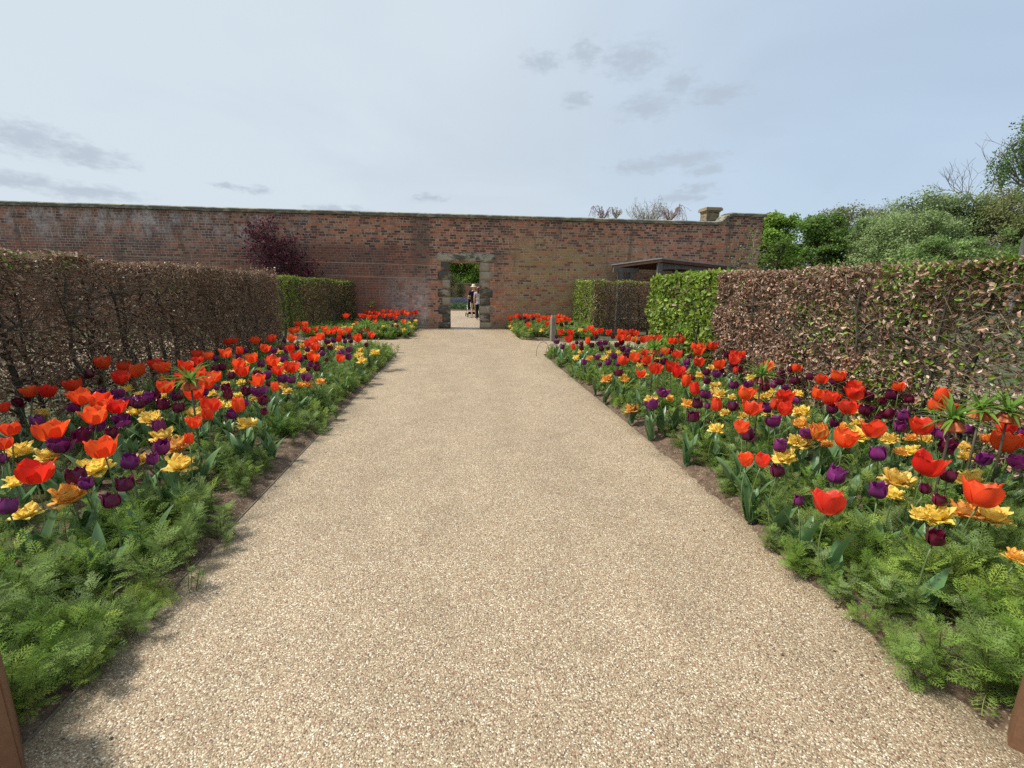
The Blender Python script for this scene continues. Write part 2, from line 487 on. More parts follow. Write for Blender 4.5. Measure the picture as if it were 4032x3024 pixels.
def mat_path():
    m, t, p = material('resin_bound_gravel')
    v = t.n('ShaderNodeTexCoord').outputs['Object']
    wv = t.vmath('ADD', v, t.vmath('MULTIPLY', t.noise(v, 60, 2, 0.5, 0, 'Color'), (0.006, 0.006, 0.0)))
    def vor(scale):
        nd = t.n('ShaderNodeTexVoronoi', voronoi_dimensions='2D', feature='F1')
        t.put(nd.inputs['Vector'], wv); nd.inputs['Scale'].default_value = scale
        return nd
    a = vor(165.0)
    r, g, b = t.sep(a.outputs['Color'])
    st = t.ramp(r, [(0.0, (0.09, 0.066, 0.055)), (0.08, (0.19, 0.13, 0.085)), (0.26, (0.31, 0.228, 0.148)), (0.52, (0.385, 0.298, 0.198)), (0.76, (0.45, 0.36, 0.24)), (0.90, (0.58, 0.50, 0.36)), (1.0, (0.82, 0.77, 0.66))])
    red = t.math('GREATER_THAN', g, 0.90)
    st = t.mix(t.math('MULTIPLY', red, 0.6), st, (0.30, 0.12, 0.07))
    gap = t.step(a.outputs['Distance'], 0.42, 0.68)
    c = t.mix(t.math('MULTIPLY', gap, 0.7), st, (0.16, 0.117, 0.076))
    big = t.noise(t.vmath('MULTIPLY', v, (1.5, 0.45, 1.0)), 0.8, 5, 0.6)
    md = t.noise(v, 2.6, 5, 0.65)
    w = t.math('ADD', t.math('MULTIPLY', big, 0.55), t.math('MULTIPLY', md, 0.45))
    c = t.mix(1.0, c, t.ramp(w, [(0.33, (0.82, 0.805, 0.76)), (0.67, (1.14, 1.13, 1.08))]), 'MULTIPLY')
    # darker margins of the path beside the near beds
    X, Y, Z = t.sep(v)
    ed = t.math('MINIMUM', t.math('ADD', X, 1.66), t.math('SUBTRACT', 2.16, X))
    ed = t.math('ADD', ed, t.math('MULTIPLY_ADD', md, 0.5, -0.25))
    inn = t.math('MULTIPLY', t.step(ed, 0.30, 0.0), t.math('LESS_THAN', Y, 11.2))
    c = t.mix(t.math('MULTIPLY', inn, 0.42), c, (0.13, 0.105, 0.065))
    sp = t.math('GREATER_THAN', t.noise(v, 9, 2, 0.7), 0.73)
    c = t.mix(t.math('MULTIPLY', sp, 0.25), c, (0.16, 0.12, 0.08))
    t.put(p.inputs['Base Color'], c)
    t.put(p.inputs['Roughness'], t.math('MULTIPLY_ADD', b, 0.35, 0.42))
    p.inputs['Specular IOR Level'].default_value = 0.35
    h = t.math('MULTIPLY', t.math('SUBTRACT', 0.75, a.outputs['Distance']), t.math('MULTIPLY_ADD', b, 0.5, 0.7))
    t.put(p.inputs['Normal'], t.bump(h, 0.55, 0.006))
    return m


def mat_soil():
    m, t, p = material('dark_bed_soil')
    v = t.n('ShaderNodeTexCoord').outputs['Object']
    a = t.noise(v, 14, 6, 0.7)
    nd = t.n('ShaderNodeTexVoronoi'); t.put(nd.inputs['Vector'], v); nd.inputs['Scale'].default_value = 130
    r, g, b = t.sep(nd.outputs['Color'])
    c = t.ramp(a, [(0.25, (0.045, 0.03, 0.02)), (0.5, (0.12, 0.082, 0.055)), (0.75, (0.22, 0.16, 0.11))])
    chips = t.math('GREATER_THAN', r, 0.86)
    c = t.mix(t.math('MULTIPLY', chips, 0.8), c, t.ramp(g, [(0.0, (0.20, 0.135, 0.085)), (0.6, (0.29, 0.21, 0.14)), (1.0, (0.40, 0.32, 0.23))]))
    t.put(p.inputs['Base Color'], c)
    p.inputs['Roughness'].default_value = 0.95
    p.inputs['Specular IOR Level'].default_value = 0.15
    t.put(p.inputs['Normal'], t.bump(t.math('ADD', a, t.math('MULTIPLY', r, 0.4)), 0.8, 0.02))
    return m


def mat_ground():
    m, t, p = material('lawn_and_earth')
    v = t.n('ShaderNodeTexCoord').outputs['Object']
    a = t.noise(v, 0.35, 5, 0.6); b = t.noise(v, 9, 4, 0.7)
    c = t.mix(t.step(a, 0.35, 0.65), (0.05, 0.075, 0.02), (0.075, 0.06, 0.035))
    c = t.mix(1.0, c, t.ramp(b, [(0.3, 0.6), (0.7, 1.4)]), 'MULTIPLY')
    t.put(p.inputs['Base Color'], c)
    p.inputs['Roughness'].default_value = 0.95
    t.put(p.inputs['Normal'], t.bump(b, 0.5, 0.03))
    return m


M_BRICK = mat_brick()
M_STONE = mat_stone('sandstone_block', (0.37, 0.31, 0.22), (0.28, 0.24, 0.175), (0.055, 0.05, 0.046), 0.55)
M_LINTEL = mat_stone('sandstone_lintel', (0.46, 0.415, 0.31), (0.33, 0.30, 0.22), (0.05, 0.047, 0.042), 0.85)
M_COPING = mat_stone('mossy_coping_stone', (0.33, 0.305, 0.225), (0.235, 0.225, 0.16), (0.10, 0.095, 0.075), 0.42)
M_PIER = mat_stone('pier_stone', (0.36, 0.29, 0.18), (0.25, 0.20, 0.13), (0.12, 0.10, 0.07), 0.2)
M_PATH = mat_path()
M_SOIL = mat_soil()
M_GROUND = mat_ground()
M_CORTEN = plain_mat('rust_brown_steel', (0.20, 0.105, 0.055), (0.16, 0.08, 0.042), 30, 0.75, 0.3, 0.08)
M_EDGE = plain_mat('dark_steel_edging', (0.20, 0.165, 0.12), (0.14, 0.115, 0.09), 20, 0.6, 0.4, 0.1)
M_TIMBER = plain_mat('weathered_timber', (0.27, 0.24, 0.20), (0.15, 0.13, 0.11), 9, 0.85, 0.2, 0.3, stretch=(6, 6, 0.7))
M_TIMBERDK = plain_mat('grey_shelter_timber', (0.15, 0.14, 0.13), (0.075, 0.07, 0.066), 9, 0.8, 0.25, 0.3, stretch=(4, 4, 0.8))
M_FASCIA = plain_mat('red_brown_fascia', (0.12, 0.055, 0.038), (0.075, 0.036, 0.028), 8, 0.75, 0.25, 0.2)
M_FELT = plain_mat('grey_roof_felt', (0.30, 0.29, 0.27), (0.2, 0.195, 0.185), 14, 0.9, 0.2, 0.2)

# ================================================================== ground and paths
def sheet(name, polys, z, mat, kind='structure', **kw):
    bm = bmesh.new()
    for pl in polys:
        bm.faces.new([bm.verts.new((x, y, z)) for x, y in pl])
    bmesh.ops.triangulate(bm, faces=bm.faces[:])
    me = bpy.data.meshes.new(name)
    bm.to_mesh(me); bm.free()
    me.materials.append(mat)
    return tag(link(name, me), kind=kind, **kw)


sheet('ground', [[(-900, -900), (900, -900), (900, 900), (-900, 900)]], -0.02, M_GROUND)
XL = lambda y: -1.65
XR = lambda y: 2.16 - 0.017 * y
sheet('path', [[(-1.65, -4), (2.22, -4), (XR(11.3), 11.3), (-1.65, 11.3)],
               [(-10.5, 11.9), (-1.9, 11.9), (-1.65, 11.3), (XR(11.3), 11.3), (2.3, 11.8), (10.5, 11.9), (10.5, 14.1), (2.2, 14.1), (1.75, 14.6), (-1.75, 14.7), (-2.2, 14.3), (-10.5, 14.3)],
               [(-1.75, 14.7), (1.75, 14.6), (1.8, 18.4), (-1.72, 18.4)],
               [(-9, 18.4), (9, 18.4), (9, 30.5), (-9, 30.5)]], 0.0, M_PATH)
sheet('gravel_path', [[(-9.2, 8), (-6.4, 9.5), (-6.4, 11.9), (-9.2, 11.9)], [(6.6, -3), (9.4, -3), (9.4, 11.9), (6.6, 11.9)]], -0.004, M_PATH)


def soil(name, x0, x1, y0, y1, path_x, label):
    """raised bed of soil whose ragged rim dips under the path"""
    nx, ny = int((x1 - x0) / 0.05), int((y1 - y0) / 0.05)
    xs, ys = np.meshgrid(np.linspace(x0, x1, nx), np.linspace(y0, y1, ny))
    e = np.minimum.reduce([xs - x0, x1 - xs, ys - y0, y1 - ys])
    jag = (vnoise(xs, ys, 2.3, 1) - 0.5) * 0.11 + (vnoise(xs, ys, 13, 2) - 0.5) * 0.13 + (vnoise(xs, ys, 29, 8) - 0.5) * 0.06
    z = np.clip((e + jag - 0.10) * 0.35, -0.03, 0.05) + (vnoise(xs, ys, 11, 3) - 0.5) * 0.022 + (vnoise(xs, ys, 27, 4) - 0.5) * 0.014
    V = np.stack([xs, ys, z], -1).reshape(-1, 3)
    i = (np.arange(ny - 1)[:, None] * nx + np.arange(nx - 1)[None]).ravel()
    F = np.stack([i, i + 1, i + nx + 1, i + nx], -1)
    o = link(name, mesh_np(name, V, [F], M_SOIL, None, True))
    return tag(o, label, None, None, 'structure')


soil('soil', -5.0, -1.58, -0.6, 11.75, -1.65, 'dark soil of the left tulip bed')
soil('soil', 2.00, 4.95, -0.6, 11.35, 2.1, 'dark soil of the right tulip bed')
soil('soil', -5.4, -1.66, 14.45, 17.98, -1.7, 'dark soil of the far bed left of the doorway')
soil('soil', 1.70, 4.6, 14.25, 17.98, 1.8, 'dark soil of the far bed right of the doorway')
soil('soil', -6.2, 2.2, 29.6, 33.2, 0, 'dark soil of the bed beyond the doorway')

mb = MB()
mb.box(-1.658, -1.652, -2, 11.2, -0.05, 0.008)
tag(mb.obj('path_edging', M_EDGE), 'thin dark steel strip edging the left side of the gravel path', 'edging')

# ================================================================== brick wall with doorway
WY0, WY1 = 18.0, 18.55
wall = empty('brick_wall', (0, WY0, 0))
tag(wall, 'long old red brick garden wall with a stone doorway and stone coping', 'wall')
curve_top = [(9.72, 4.05), (9.95, 4.08), (10.10, 4.15), (10.2, 4.26), (10.27, 4.36), (10.42, 4.395)]
out = [(-34, 0), (-0.53, 0), (-0.53, 2.46), (0.64, 2.46), (0.64, 0), (11.72, 0), (11.72, 4.395)] + curve_top[::-1] + [(-34, 4.05)]
bm = bmesh.new()
f0 = bm.faces.new([bm.verts.new((x, WY0, z)) for x, z in out])
ext = bmesh.ops.extrude_face_region(bm, geom=[f0])
bmesh.ops.translate(bm, vec=(0, WY1 - WY0, 0), verts=[v for v in ext['geom'] if isinstance(v, bmesh.types.BMVert)])
bmesh.ops.triangulate(bm, faces=bm.faces[:])
bmesh.ops.recalc_face_normals(bm, faces=bm.faces[:])
me = bpy.data.meshes.new('masonry'); bm.to_mesh(me); bm.free(); me.materials.append(M_BRICK)
mo = link('masonry', me, wall); mo.location = (0, -WY0, 0)

# coping: weathered slabs with a drip overhang, swept up at the right end
mb = MB()
def cop_block(p, q, h=0.135):
    (x0, z0), (x1, z1) = p, q
    o = 0.085
    L = math.hypot(x1 - x0, z1 - z0)
    ux, uz = (x1 - x0) / L, (z1 - z0) / L
    nx_, nz_ = -uz, ux
    dz_ = random.uniform(-0.006, 0.006)
    pr = [(-o, -0.002), (-o, h * 0.72), (-o + 0.07, h), ((WY1 - WY0) / 2, h + 0.03), (WY1 - WY0 + o - 0.07, h), (WY1 - WY0 + o, h * 0.72), (WY1 - WY0 + o, -0.002)]
    V = []
    for (cx, cz) in ((x0 + ux * 0.004, z0 + uz * 0.004), (x1 - ux * 0.004, z1 - uz * 0.004)):
        for yy, hh in pr:
            V.append((cx + nx_ * (hh + dz_), yy, cz + nz_ * (hh + dz_)))
    n = len(pr)
    Q = [(i, (i + 1) % n, n + (i + 1) % n, n + i) for i in range(n)]
    mb.add(V, [np.array(Q)])
    mb.add(V[:n] + V[n:], [np.array([(0, 1, 5, 6), (1, 2, 4, 5)]), np.array([(2, 3, 4)])])
    mb.add(V[n:], [np.array([(6, 5, 1, 0), (5, 4, 2, 1)]), np.array([(4, 3, 2)])])
x = -34.0
while x < 9.60:
    L = min(random.uniform(0.9, 1.5), 9.72 - x)
    if 9.72 - x - L < 0.4: L = 9.72 - x
    cop_block((x, 4.05), (x + L, 4.05)); x += L
for a, b in zip(curve_top[:-1], curve_top[1:]): cop_block(a, b)
cop_block((10.42, 4.395), (11.15, 4.395)); cop_block((11.15, 4.395), (11.80, 4.395))
mb.obj('coping', M_COPING, wall, (0, 0, 0))

# doorway of sandstone blocks
def stone(name, x0, x1, z0, z1, y0, y1, mat, bev=0.014):
    bm = bmesh.new()
    bmesh.ops.create_cube(bm, size=1)
    cx, cy, cz = (x0 + x1) / 2, (y0 + y1) / 2, (z0 + z1) / 2
    bmesh.ops.scale(bm, vec=(x1 - x0, y1 - y0, z1 - z0), verts=bm.verts[:])
    bmesh.ops.bevel(bm, geom=bm.edges[:], offset=bev, segments=2, affect='EDGES')
    bmesh.ops.subdivide_edges(bm, edges=[e for e in bm.edges if e.calc_length() > 0.12], cuts=2, use_grid_fill=True)
    for v in bm.verts:
        v.co += Vector((random.uniform(-1, 1), random.uniform(-1, 1), random.uniform(-1, 1))) * 0.0035
    me = bpy.data.meshes.new(name); bm.to_mesh(me); bm.free(); me.materials.append(mat)
    for p_ in me.polygons: p_.use_smooth = True
    return link(name, me, wall, (cx, cy - WY0, cz))
zs = [0, 0.25, 0.56, 0.875, 1.19, 1.50, 1.83, 2.15, 2.475]
for i in range(8):
    wide = i % 2 == 0
    stone('jamb_stone', -0.965 if wide else -0.82 + random.uniform(-.02, .02), -0.512, zs[i] + 0.003, zs[i + 1] - 0.003, WY0 - 0.016 - 0.004 * (i % 3), WY1 + 0.012, M_STONE)
    stone('jamb_stone', 0.622, 1.105 if wide else 0.99 + random.uniform(-.02, .02), zs[i] + 0.003, zs[i + 1] - 0.003, WY0 - 0.015 - 0.004 * ((i + 1) % 3), WY1 + 0.012, M_STONE)
stone('lintel', -0.985, 1.175, 2.479, 2.80, WY0 - 0.032, WY1 + 0.014, M_LINTEL, 0.03)

# stone gate pier standing behind the right end of the wall
pier = empty('stone_pier', (10.34, 19.6, 0))
tag(pier, 'square stone pier with a flat moulded cap rising behind the wall', 'pier')
mb = MB()
for k in range(30):
    j = [random.uniform(-0.012, 0.012) for _ in range(4)]
    mb.box(-0.27 + j[0], 0.27 + j[1], -0.27 + j[2], 0.27 + j[3], k * 0.158, k * 0.158 + 0.152)
mb.obj('shaft', M_PIER, pier)
mb = MB()
mb.box(-0.30, 0.30, -0.30, 0.30, 4.74, 4.79); mb.box(-0.36, 0.36, -0.36, 0.36, 4.79, 4.88); mb.box(-0.33, 0.33, -0.33, 0.33, 4.88, 4.92)
mb.obj('cap', M_PIER, pier)

# ================================================================== corten gate posts in the near corners
for (x, y, a, lab) in ((2.17, 1.32, 127.8, 'smooth rust brown steel post at the right edge of the path'), (-1.54, 1.46, -47, 'smooth rust brown steel post at the left edge of the path')):
    post = empty('steel_post', (x, y, 0), R(a))
    tag(post, lab, 'post')
    mb = MB()
    bm = bmesh.new(); bmesh.ops.create_cube(bm, size=1)
    w, d = 0.26, 0.12
    sx = 1
    bmesh.ops.scale(bm, vec=(w, d, 0.54), verts=bm.verts[:])
    bmesh.ops.translate(bm, vec=(-w / 2 if x > 0 else -w / 2, d / 2 if x > 0 else -d / 2, 0.25), verts=bm.verts[:])
    bmesh.ops.bevel(bm, geom=bm.edges[:], offset=0.006, segments=2, affect='EDGES')
    me = bpy.data.meshes.new('panel'); bm.to_mesh(me); bm.free(); me.materials.append(M_CORTEN)
    link('panel', me, post)

# ================================================================== timber bollard by the right far bed
bol = empty('bollard', (2.72, 14.05, 0), R(12))
tag(bol, 'short grey weathered timber bollard at the corner of the far right bed', 'bollard')
mb = MB()
prof = [(-0.07, 0.0), (-0.07, 0.72), (-0.055, 0.765)]
mb.box(-0.07, 0.07, -0.07, 0.07, -0.05, 0.70)
mb.add([(-0.07, -0.07, 0.703), (0.07, -0.07, 0.703), (0.07, 0.07, 0.703), (-0.07, 0.07, 0.703), (-0.05, -0.05, 0.775), (0.05, -0.05, 0.775), (0.05, 0.05, 0.775), (-0.05, 0.05, 0.775)],
       [np.array([(0, 1, 5, 4), (1, 2, 6, 5), (2, 3, 7, 6), (3, 0, 4, 7), (4, 5, 6, 7)])])
mb.obj('shaft', M_TIMBER, bol)
mb = MB(); mb.lathe([(0.001, 0.0), (0.032, 0.0), (0.036, -0.006), (0.001, -0.006)], 16)
d_ = mb.obj('marker_disc', M_EDGE, bol, (0, -0.0765, 0.66)); d_.rotation_euler = (R(90), 0, 0)

# thin wire hoops guarding the bed corner
mb = MB()
for (ax, ay, bx, by, h) in ((1.74, 11.0, 2.10, 11.3, 0.34), (1.95, 10.9, 2.3, 11.2, 0.30)):
    tt = np.linspace(0, math.pi, 15)
    mb.tube([(ax + (bx - ax) * (1 - math.cos(q)) / 2, ay + (by - ay) * (1 - math.cos(q)) / 2, h * math.sin(q) ** 0.7) for q in tt], 0.006, 5)
tag(mb.obj('wire_hoop', M_EDGE), 'thin dark bent hoop edging sticking out over the path at the right bed corner', 'hoop')
mb = MB()
mb.tube([(-1.95, 11.35, 0), (-1.9, 11.3, .2), (-1.80, 11.2, .32), (-1.70, 11.15, .30), (-1.62, 11.1, .22)], 0.005, 5)
tag(mb.obj('wire_hoop', M_EDGE), 'thin dark bent hoop at the far tip of the left bed', 'hoop')

# ================================================================== timber shelter behind the right hedge
sh = empty('garden_shelter', (7.0, 17.0, 0))
tag(sh, 'open grey timber shelter with a low pitched roof against the brick wall', 'shelter')
def sl(p): return (p[0] - 7.0, p[1] - 17.0, p[2])
Cn, Ln, Rn, Bn = (7.04, 16.45, 2.70), (5.58, 17.65, 2.49), (10.42, 17.3, 2.49), (8.9, 17.93, 2.42)
def slab(name, z0, z1, inset, mat):
    mb = MB()
    cx = np.mean([p[0] for p in (Cn, Ln, Rn, Bn)]); cy = np.mean([p[1] for p in (Cn, Ln, Rn, Bn)])
    V = []
    for dz_ in (z0, z1):
        for p in (Cn, Rn, Bn, Ln):
            V.append(sl((p[0] + (cx - p[0]) * inset, p[1] + (cy - p[1]) * inset, p[2] + dz_)))
    mb.add(V, [np.array([(3, 2, 1, 0), (4, 5, 6, 7), (0, 1, 5, 4), (1, 2, 6, 5), (2, 3, 7, 6), (3, 0, 4, 7)])])
    return mb.obj(name, mat, sh)
slab('roof', -0.045, 0.0, 0.0, M_FELT)
slab('fascia', -0.15, -0.047, 0.012, M_FASCIA)
for (x, y, zt) in ((7.05, 16.62, 2.52), (5.86, 17.35, 2.36), (6.30, 17.38, 2.36), (9.3, 17.15, 2.36)):
    mb = MB(); mb.box(-0.085, 0.085, -0.085, 0.085, 0, zt); mb.obj('post', M_TIMBERDK, sh, sl((x, y, 0)))
mb = MB()
tt = np.linspace(0, 1, 9)
for s in (-1,):
    top = [(7.14 + 2.2 * t, 16.65 + 0.45 * t, 2.53 - 0.14 * t) for t in tt]
    bot = [(p[0], p[1], p[2] - 0.13 - 0.10 * (2 * t - 1) ** 2 - 0.02) for p, t in zip(top, tt)]
    n = len(tt)
    V = [sl(p) for p in top] + [sl(p) for p in bot] + [sl((p[0] - 0.02, p[1] + 0.1, p[2])) for p in top] + [sl((p[0] - 0.02, p[1] + 0.1, p[2])) for p in bot]
    Q = []
    for i in range(n - 1):
        Q += [(n + i, n + i + 1, i + 1, i), (2 * n + i, 2 * n + i + 1, 3 * n + i + 1, 3 * n + i), (i, i + 1, 2 * n + i + 1, 2 * n + i), (3 * n + i, 3 * n + i + 1, n + i + 1, n + i)]
    mb.add(V, [np.array(Q)])
mb.obj('beam', M_TIMBERDK, sh)
mb = MB(); mb.box(-1.42, -0.45, 0.28, 0.40, 2.19, 2.35); mb.obj('beam', M_TIMBERDK, sh)
mb = MB(); mb.box(-1.05, 1.6, 0.35, 0.75, 0.42, 0.47); mb.box(-0.95, -0.87, 0.4, 0.7, 0, 0.418); mb.box(1.4, 1.48, 0.4, 0.7, 0, 0.418); mb.obj('bench_seat', M_TIMBER, sh)
mb = MB()
for k in range(5): mb.box(-0.98 + k * 0.075, -0.955 + k * 0.075, 0.36, 0.385, 1.0, 2.18)
mb.obj('slat_screen', M_TIMBERDK, sh)

# ================================================================== hedges
BROWN = [(0.36, 0.205, 0.12), (0.23, 0.125, 0.07), (0.48, 0.31, 0.19), (0.16, 0.09, 0.052), (0.56, 0.41, 0.28)]
PINKBR = [(0.40, 0.225, 0.135), (0.24, 0.125, 0.072), (0.55, 0.36, 0.25), (0.16, 0.085, 0.05), (0.68, 0.52, 0.41)]
GREEN = [(0.20, 0.29, 0.035), (0.14, 0.23, 0.025), (0.30, 0.39, 0.065), (0.09, 0.17, 0.02)]
LIME = [(0.26, 0.37, 0.045), (0.19, 0.30, 0.035), (0.37, 0.47, 0.085), (0.13, 0.22, 0.028)]
OLIVE = [(0.17, 0.18, 0.06), (0.22, 0.20, 0.08), (0.12, 0.135, 0.045)]


def hedge(label, pa, pb, thick, za, zb, n, size, palettes, group=None, dens=None, z0=0.12, trunks=14, twigs=900, bulge=0.05, tw_len=(0.12, 0.42), lf=(LEAF_V, LEAF_F), lmat=None):
    """pa-pb: foot of the face towards the path; the hedge's thickness lies to the LEFT of pa->pb. palettes(u,z,d)->(weights) chooses brown/green"""
    pa, pb = np.array(pa, float), np.array(pb, float)
    L = np.linalg.norm(pb - pa); ud = (pb - pa) / L; vd = np.array([-ud[1], ud[0]])
    root = empty('hedge', (*(pa + pb) / 2 + vd * thick / 2, 0))
    org = np.array(root.location)
    tag(root, label, 'hedge', group)
    def P(u, v, z):   # u metres along, v metres in from the face
        return np.stack([pa[0] + ud[0] * u + vd[0] * v, pa[1] + ud[1] * u + vd[1] * v, z], -1) - org
    ztop = lambda u: za + (zb - za) * u / L + (vnoise(u, u * 0 + L, 2.1, 5) - 0.5) * 0.09
    # leaves
    u = rng.uniform(0, L, n); v = np.empty(n); z = np.empty(n); nr = np.zeros((n, 3))
    q = rng.random(n)
    zt = ztop(u)
    z[:] = z0 + (zt - z0) * rng.random(n)
    front, back, top, end, ins = q < .40, (q >= .40) & (q < .52), (q >= .52) & (q < .68), (q >= .68) & (q < .74), q >= .74
    bump = (vnoise(u, z, 2.6, 6) - 0.5) * 2 * bulge
    dep = np.abs(rng.normal(0, 0.05, n))
    v[front] = (bump + dep)[front] ; nr[front] = [0, -1, 0]
    v[back] = thick - (bump + dep)[back]; nr[back] = [0, 1, 0]
    v[top] = rng.uniform(0, thick, top.sum()); z[top] = (zt - dep * 0.7)[top] ; nr[top] = [0, 0, 1]
    v[end] = rng.uniform(0, thick, end.sum()); e2 = rng.random(n) < 0.5
    u[end] = np.where(e2, dep, L - dep)[end]; nr[end] = np.where(e2[:, None], [[-1.0, 0, 0]], [[1.0, 0, 0]])[end]
    v[ins] = rng.uniform(0.05, thick - 0.05, ins.sum()); nr[ins] = [0, 0, 1]
    keep = np.ones(n, bool) if dens is None else rng.random(n) < np.where(ins, 0.5 + 0.5 * dens(u, z), dens(u, z))
    stray = rng.random(n) < 0.03
    z[top & stray] += rng.uniform(0, 0.07, (top & stray).sum())
    u, v, z, nr = u[keep], v[keep], z[keep], nr[keep]
    k = len(u)
    cols = np.zeros((k, 3)); pw = palettes(u, z, v)
    r_ = rng.random(k)
    acc_ = np.zeros(k); chosen = np.full(k, -1)
    for i, (pal, w) in enumerate(pw):
        w = np.broadcast_to(w, (k,))
        sel = (chosen < 0) & (r_ < acc_ + w)
        chosen[sel] = i; acc_ = acc_ + w
    chosen[chosen < 0] = len(pw) - 1
    for i, (pal, w) in enumerate(pw):
        s = chosen == i
        if s.any(): cols[s] = pick(pal, s.sum(), 0.32)
    wn = nr[:, 0:1] * np.array([[ud[0], ud[1], 0]]) + nr[:, 1:2] * np.array([[vd[0], vd[1], 0]]) + nr[:, 2:3] * np.array([[0, 0, 1]])
    wn = wn + rng.normal(0, 0.75, (k, 3)); wn[:, 2] += 0.15
    rot = rot_from_normal(wn, rng.uniform(0, 6.28, k))
    mb = MB()
    mb.scatter(*lf, P(u, v, z), rot, size * rng.uniform(0.6, 1.25, k), cols)
    tag(mb.obj('foliage', lmat or M_LEAF, root), kind='stuff')
    # trunks and branches
    for i in range(trunks):
        uu = (i + 0.5 + random.uniform(-.3, .3)) * L / trunks
        vv = thick * random.uniform(0.0, 0.4)
        mb = MB()
        h = za + (zb - za) * uu / L
        bark = np.array((0.062, 0.058, 0.042)) * random.uniform(0.7, 1.3)
        pts = [(uu, vv, -0.03)]
        for s in range(1, 7):
            pts.append((uu + random.uniform(-.05, .05), vv + random.uniform(-.04, .04), h * 0.88 * s / 6))
        def PP(a): a = np.array(a); return P(a[:, 0], a[:, 1], a[:, 2])
        r0 = random.uniform(0.024, 0.046)
        mb.tube(PP(pts), np.linspace(r0, r0 * 0.35, 7), 6, bark)
        for b in range(random.randint(6, 10)):
            s = random.randint(1, 5); p0 = np.array(pts[s])
            d = np.array([random.choice((-1, 1)) * random.uniform(.2, .5), random.uniform(-.25, .25), random.uniform(0.05, .5)])
            p1 = p0 + d * 0.5 + np.array([0, 0, random.uniform(-.03, .03)]); p2 = p0 + d
            p1[2] = min(p1[2], h - 0.05); p2[2] = min(p2[2], h - 0.02)
            mb.tube(PP([p0, p1, p2]), [r0 * .42, r0 * .3, r0 * .12], 4, bark, False)
        mb.obj('trunk', M_BARK, root)
    # fine twigs
    k = twigs
    u = rng.uniform(0, L, k); z = z0 + (ztop(u) - z0) * rng.random(k) ** 0.8; v = rng.uniform(0.0, thick, k) * rng.choice([0.25, 1.0], k)
    p0 = P(u, v, z)
    d = rng.normal(0, 1, (k, 3)) * np.array([1, 1, 0.55]); d[:, 2] += 0.25
    d /= np.linalg.norm(d, axis=1)[:, None]
    ln = rng.uniform(*tw_len, (k, 1)); rad = rng.uniform(0.0022, 0.005, k)
    b = rng.normal(0, 0.18, (k, 3)) * ln
    p1 = p0 + d * ln * 0.5 + b; p2 = p0 + d * ln
    zl = (ztop(u) + 0.02)
    for p in (p1, p2): p[:, 2] = np.minimum(p[:, 2], zl)
    ax = np.cross(d, rng.normal(0, 1, (k, 3))); ax /= np.linalg.norm(ax, axis=1)[:, None]; bx = np.cross(d, ax)
    V = []
    for p, rs in ((p0, 1.0), (p1, 0.8), (p2, 0.3)):
        for a in (0, 2.094, 4.189):
            V.append(p + (ax * math.cos(a) + bx * math.sin(a)) * (rad * rs)[:, None])
    V = np.stack(V, 1)
    Q = np.array([(s * 3 + a, s * 3 + (a + 1) % 3, s * 3 + 3 + (a + 1) % 3, s * 3 + 3 + a) for s in range(2) for a in range(3)])
    F = (Q[None] + (np.arange(k) * 9)[:, None, None]).reshape(-1, 4)
    mb = MB(); mb.add(V.reshape(-1, 3), [F], np.repeat(pick([(0.10, 0.07, 0.045), (0.15, 0.105, 0.068), (0.22, 0.165, 0.115)], k, 0.2), 9, 0))
    tag(mb.obj('twigs', M_BARK, root), kind='stuff')
    return root


clump = lambda u, z, s, seed, a, b: np.clip((vnoise(u, z, s, seed) - a) / (b - a), 0, 1)
# left, along the near bed (face towards +X: runs from the far end towards the camera so that its thickness lies to -X)
hedge('long brown leafless-looking beech hedge behind the left tulip bed', (-4.6, 0.8), (-4.6, 12.3), 0.62, 2.06, 1.86, 82000, 0.052,
      lambda u, z, v: [(GREEN, np.where(z > 1.78, 0.22 * (u < 5.5), 0.012) + 0.10 * clump(u, z, 1.3, 9, .62, .8) * (z < .8)), (BROWN, 1.0)],
      'beech hedges along the tulip beds', lambda u, z: 0.06 + 0.85 * clump(u, z, 3.6, 7, .34, .62) * np.where(z < 0.5, 0.75, 1) + 0.3 * (z > 1.65) + 0.15 * (u > 7), trunks=30, twigs=15000, lf=(CURL_V, CURL_F), lmat=M_DRY)
# right, along the near bed: thickness lies to +X, so run away from the path's far end
hedge('long brown beech hedge with pinkish dry leaves behind the right tulip bed', (4.5, 8.0), (4.5, 0.6), 0.62, 1.93, 2.0, 74000, 0.062,
      lambda u, z, v: [(GREEN, 0.02 + 0.34 * clump(u, z, 1.5, 12, .42, .7) * (u > 2.0) + 0.40 * (u > 3.2) + 0.15 * (z > 1.8) * (u > 1.5)), (PINKBR, 1.0)],
      'beech hedges along the tulip beds', lambda u, z: 0.06 + 0.9 * clump(u, z, 3.4, 13, .34, .62) * np.where((u > 3.4) & (z < 1.3), 0.5, 1.0) + 0.2 * (z > 1.7) + 0.18 * (u < 2.6), trunks=18, twigs=6500, lf=(CURL_V, CURL_F), lmat=M_DRY)
hedge('bright fresh green beech hedge end behind the right tulip bed', (4.5, 11.05), (4.5, 8.03), 0.66, 1.92, 1.99, 13000, 0.095,
      lambda u, z, v: [(PINKBR, 0.03), (LIME, 1.0)], None, lambda u, z: 0.80 + 0.2 * clump(u, z, 2, 3, .3, .6), trunks=6, twigs=500, bulge=0.10, lmat=M_GLOSSLEAF, z0=0.05)
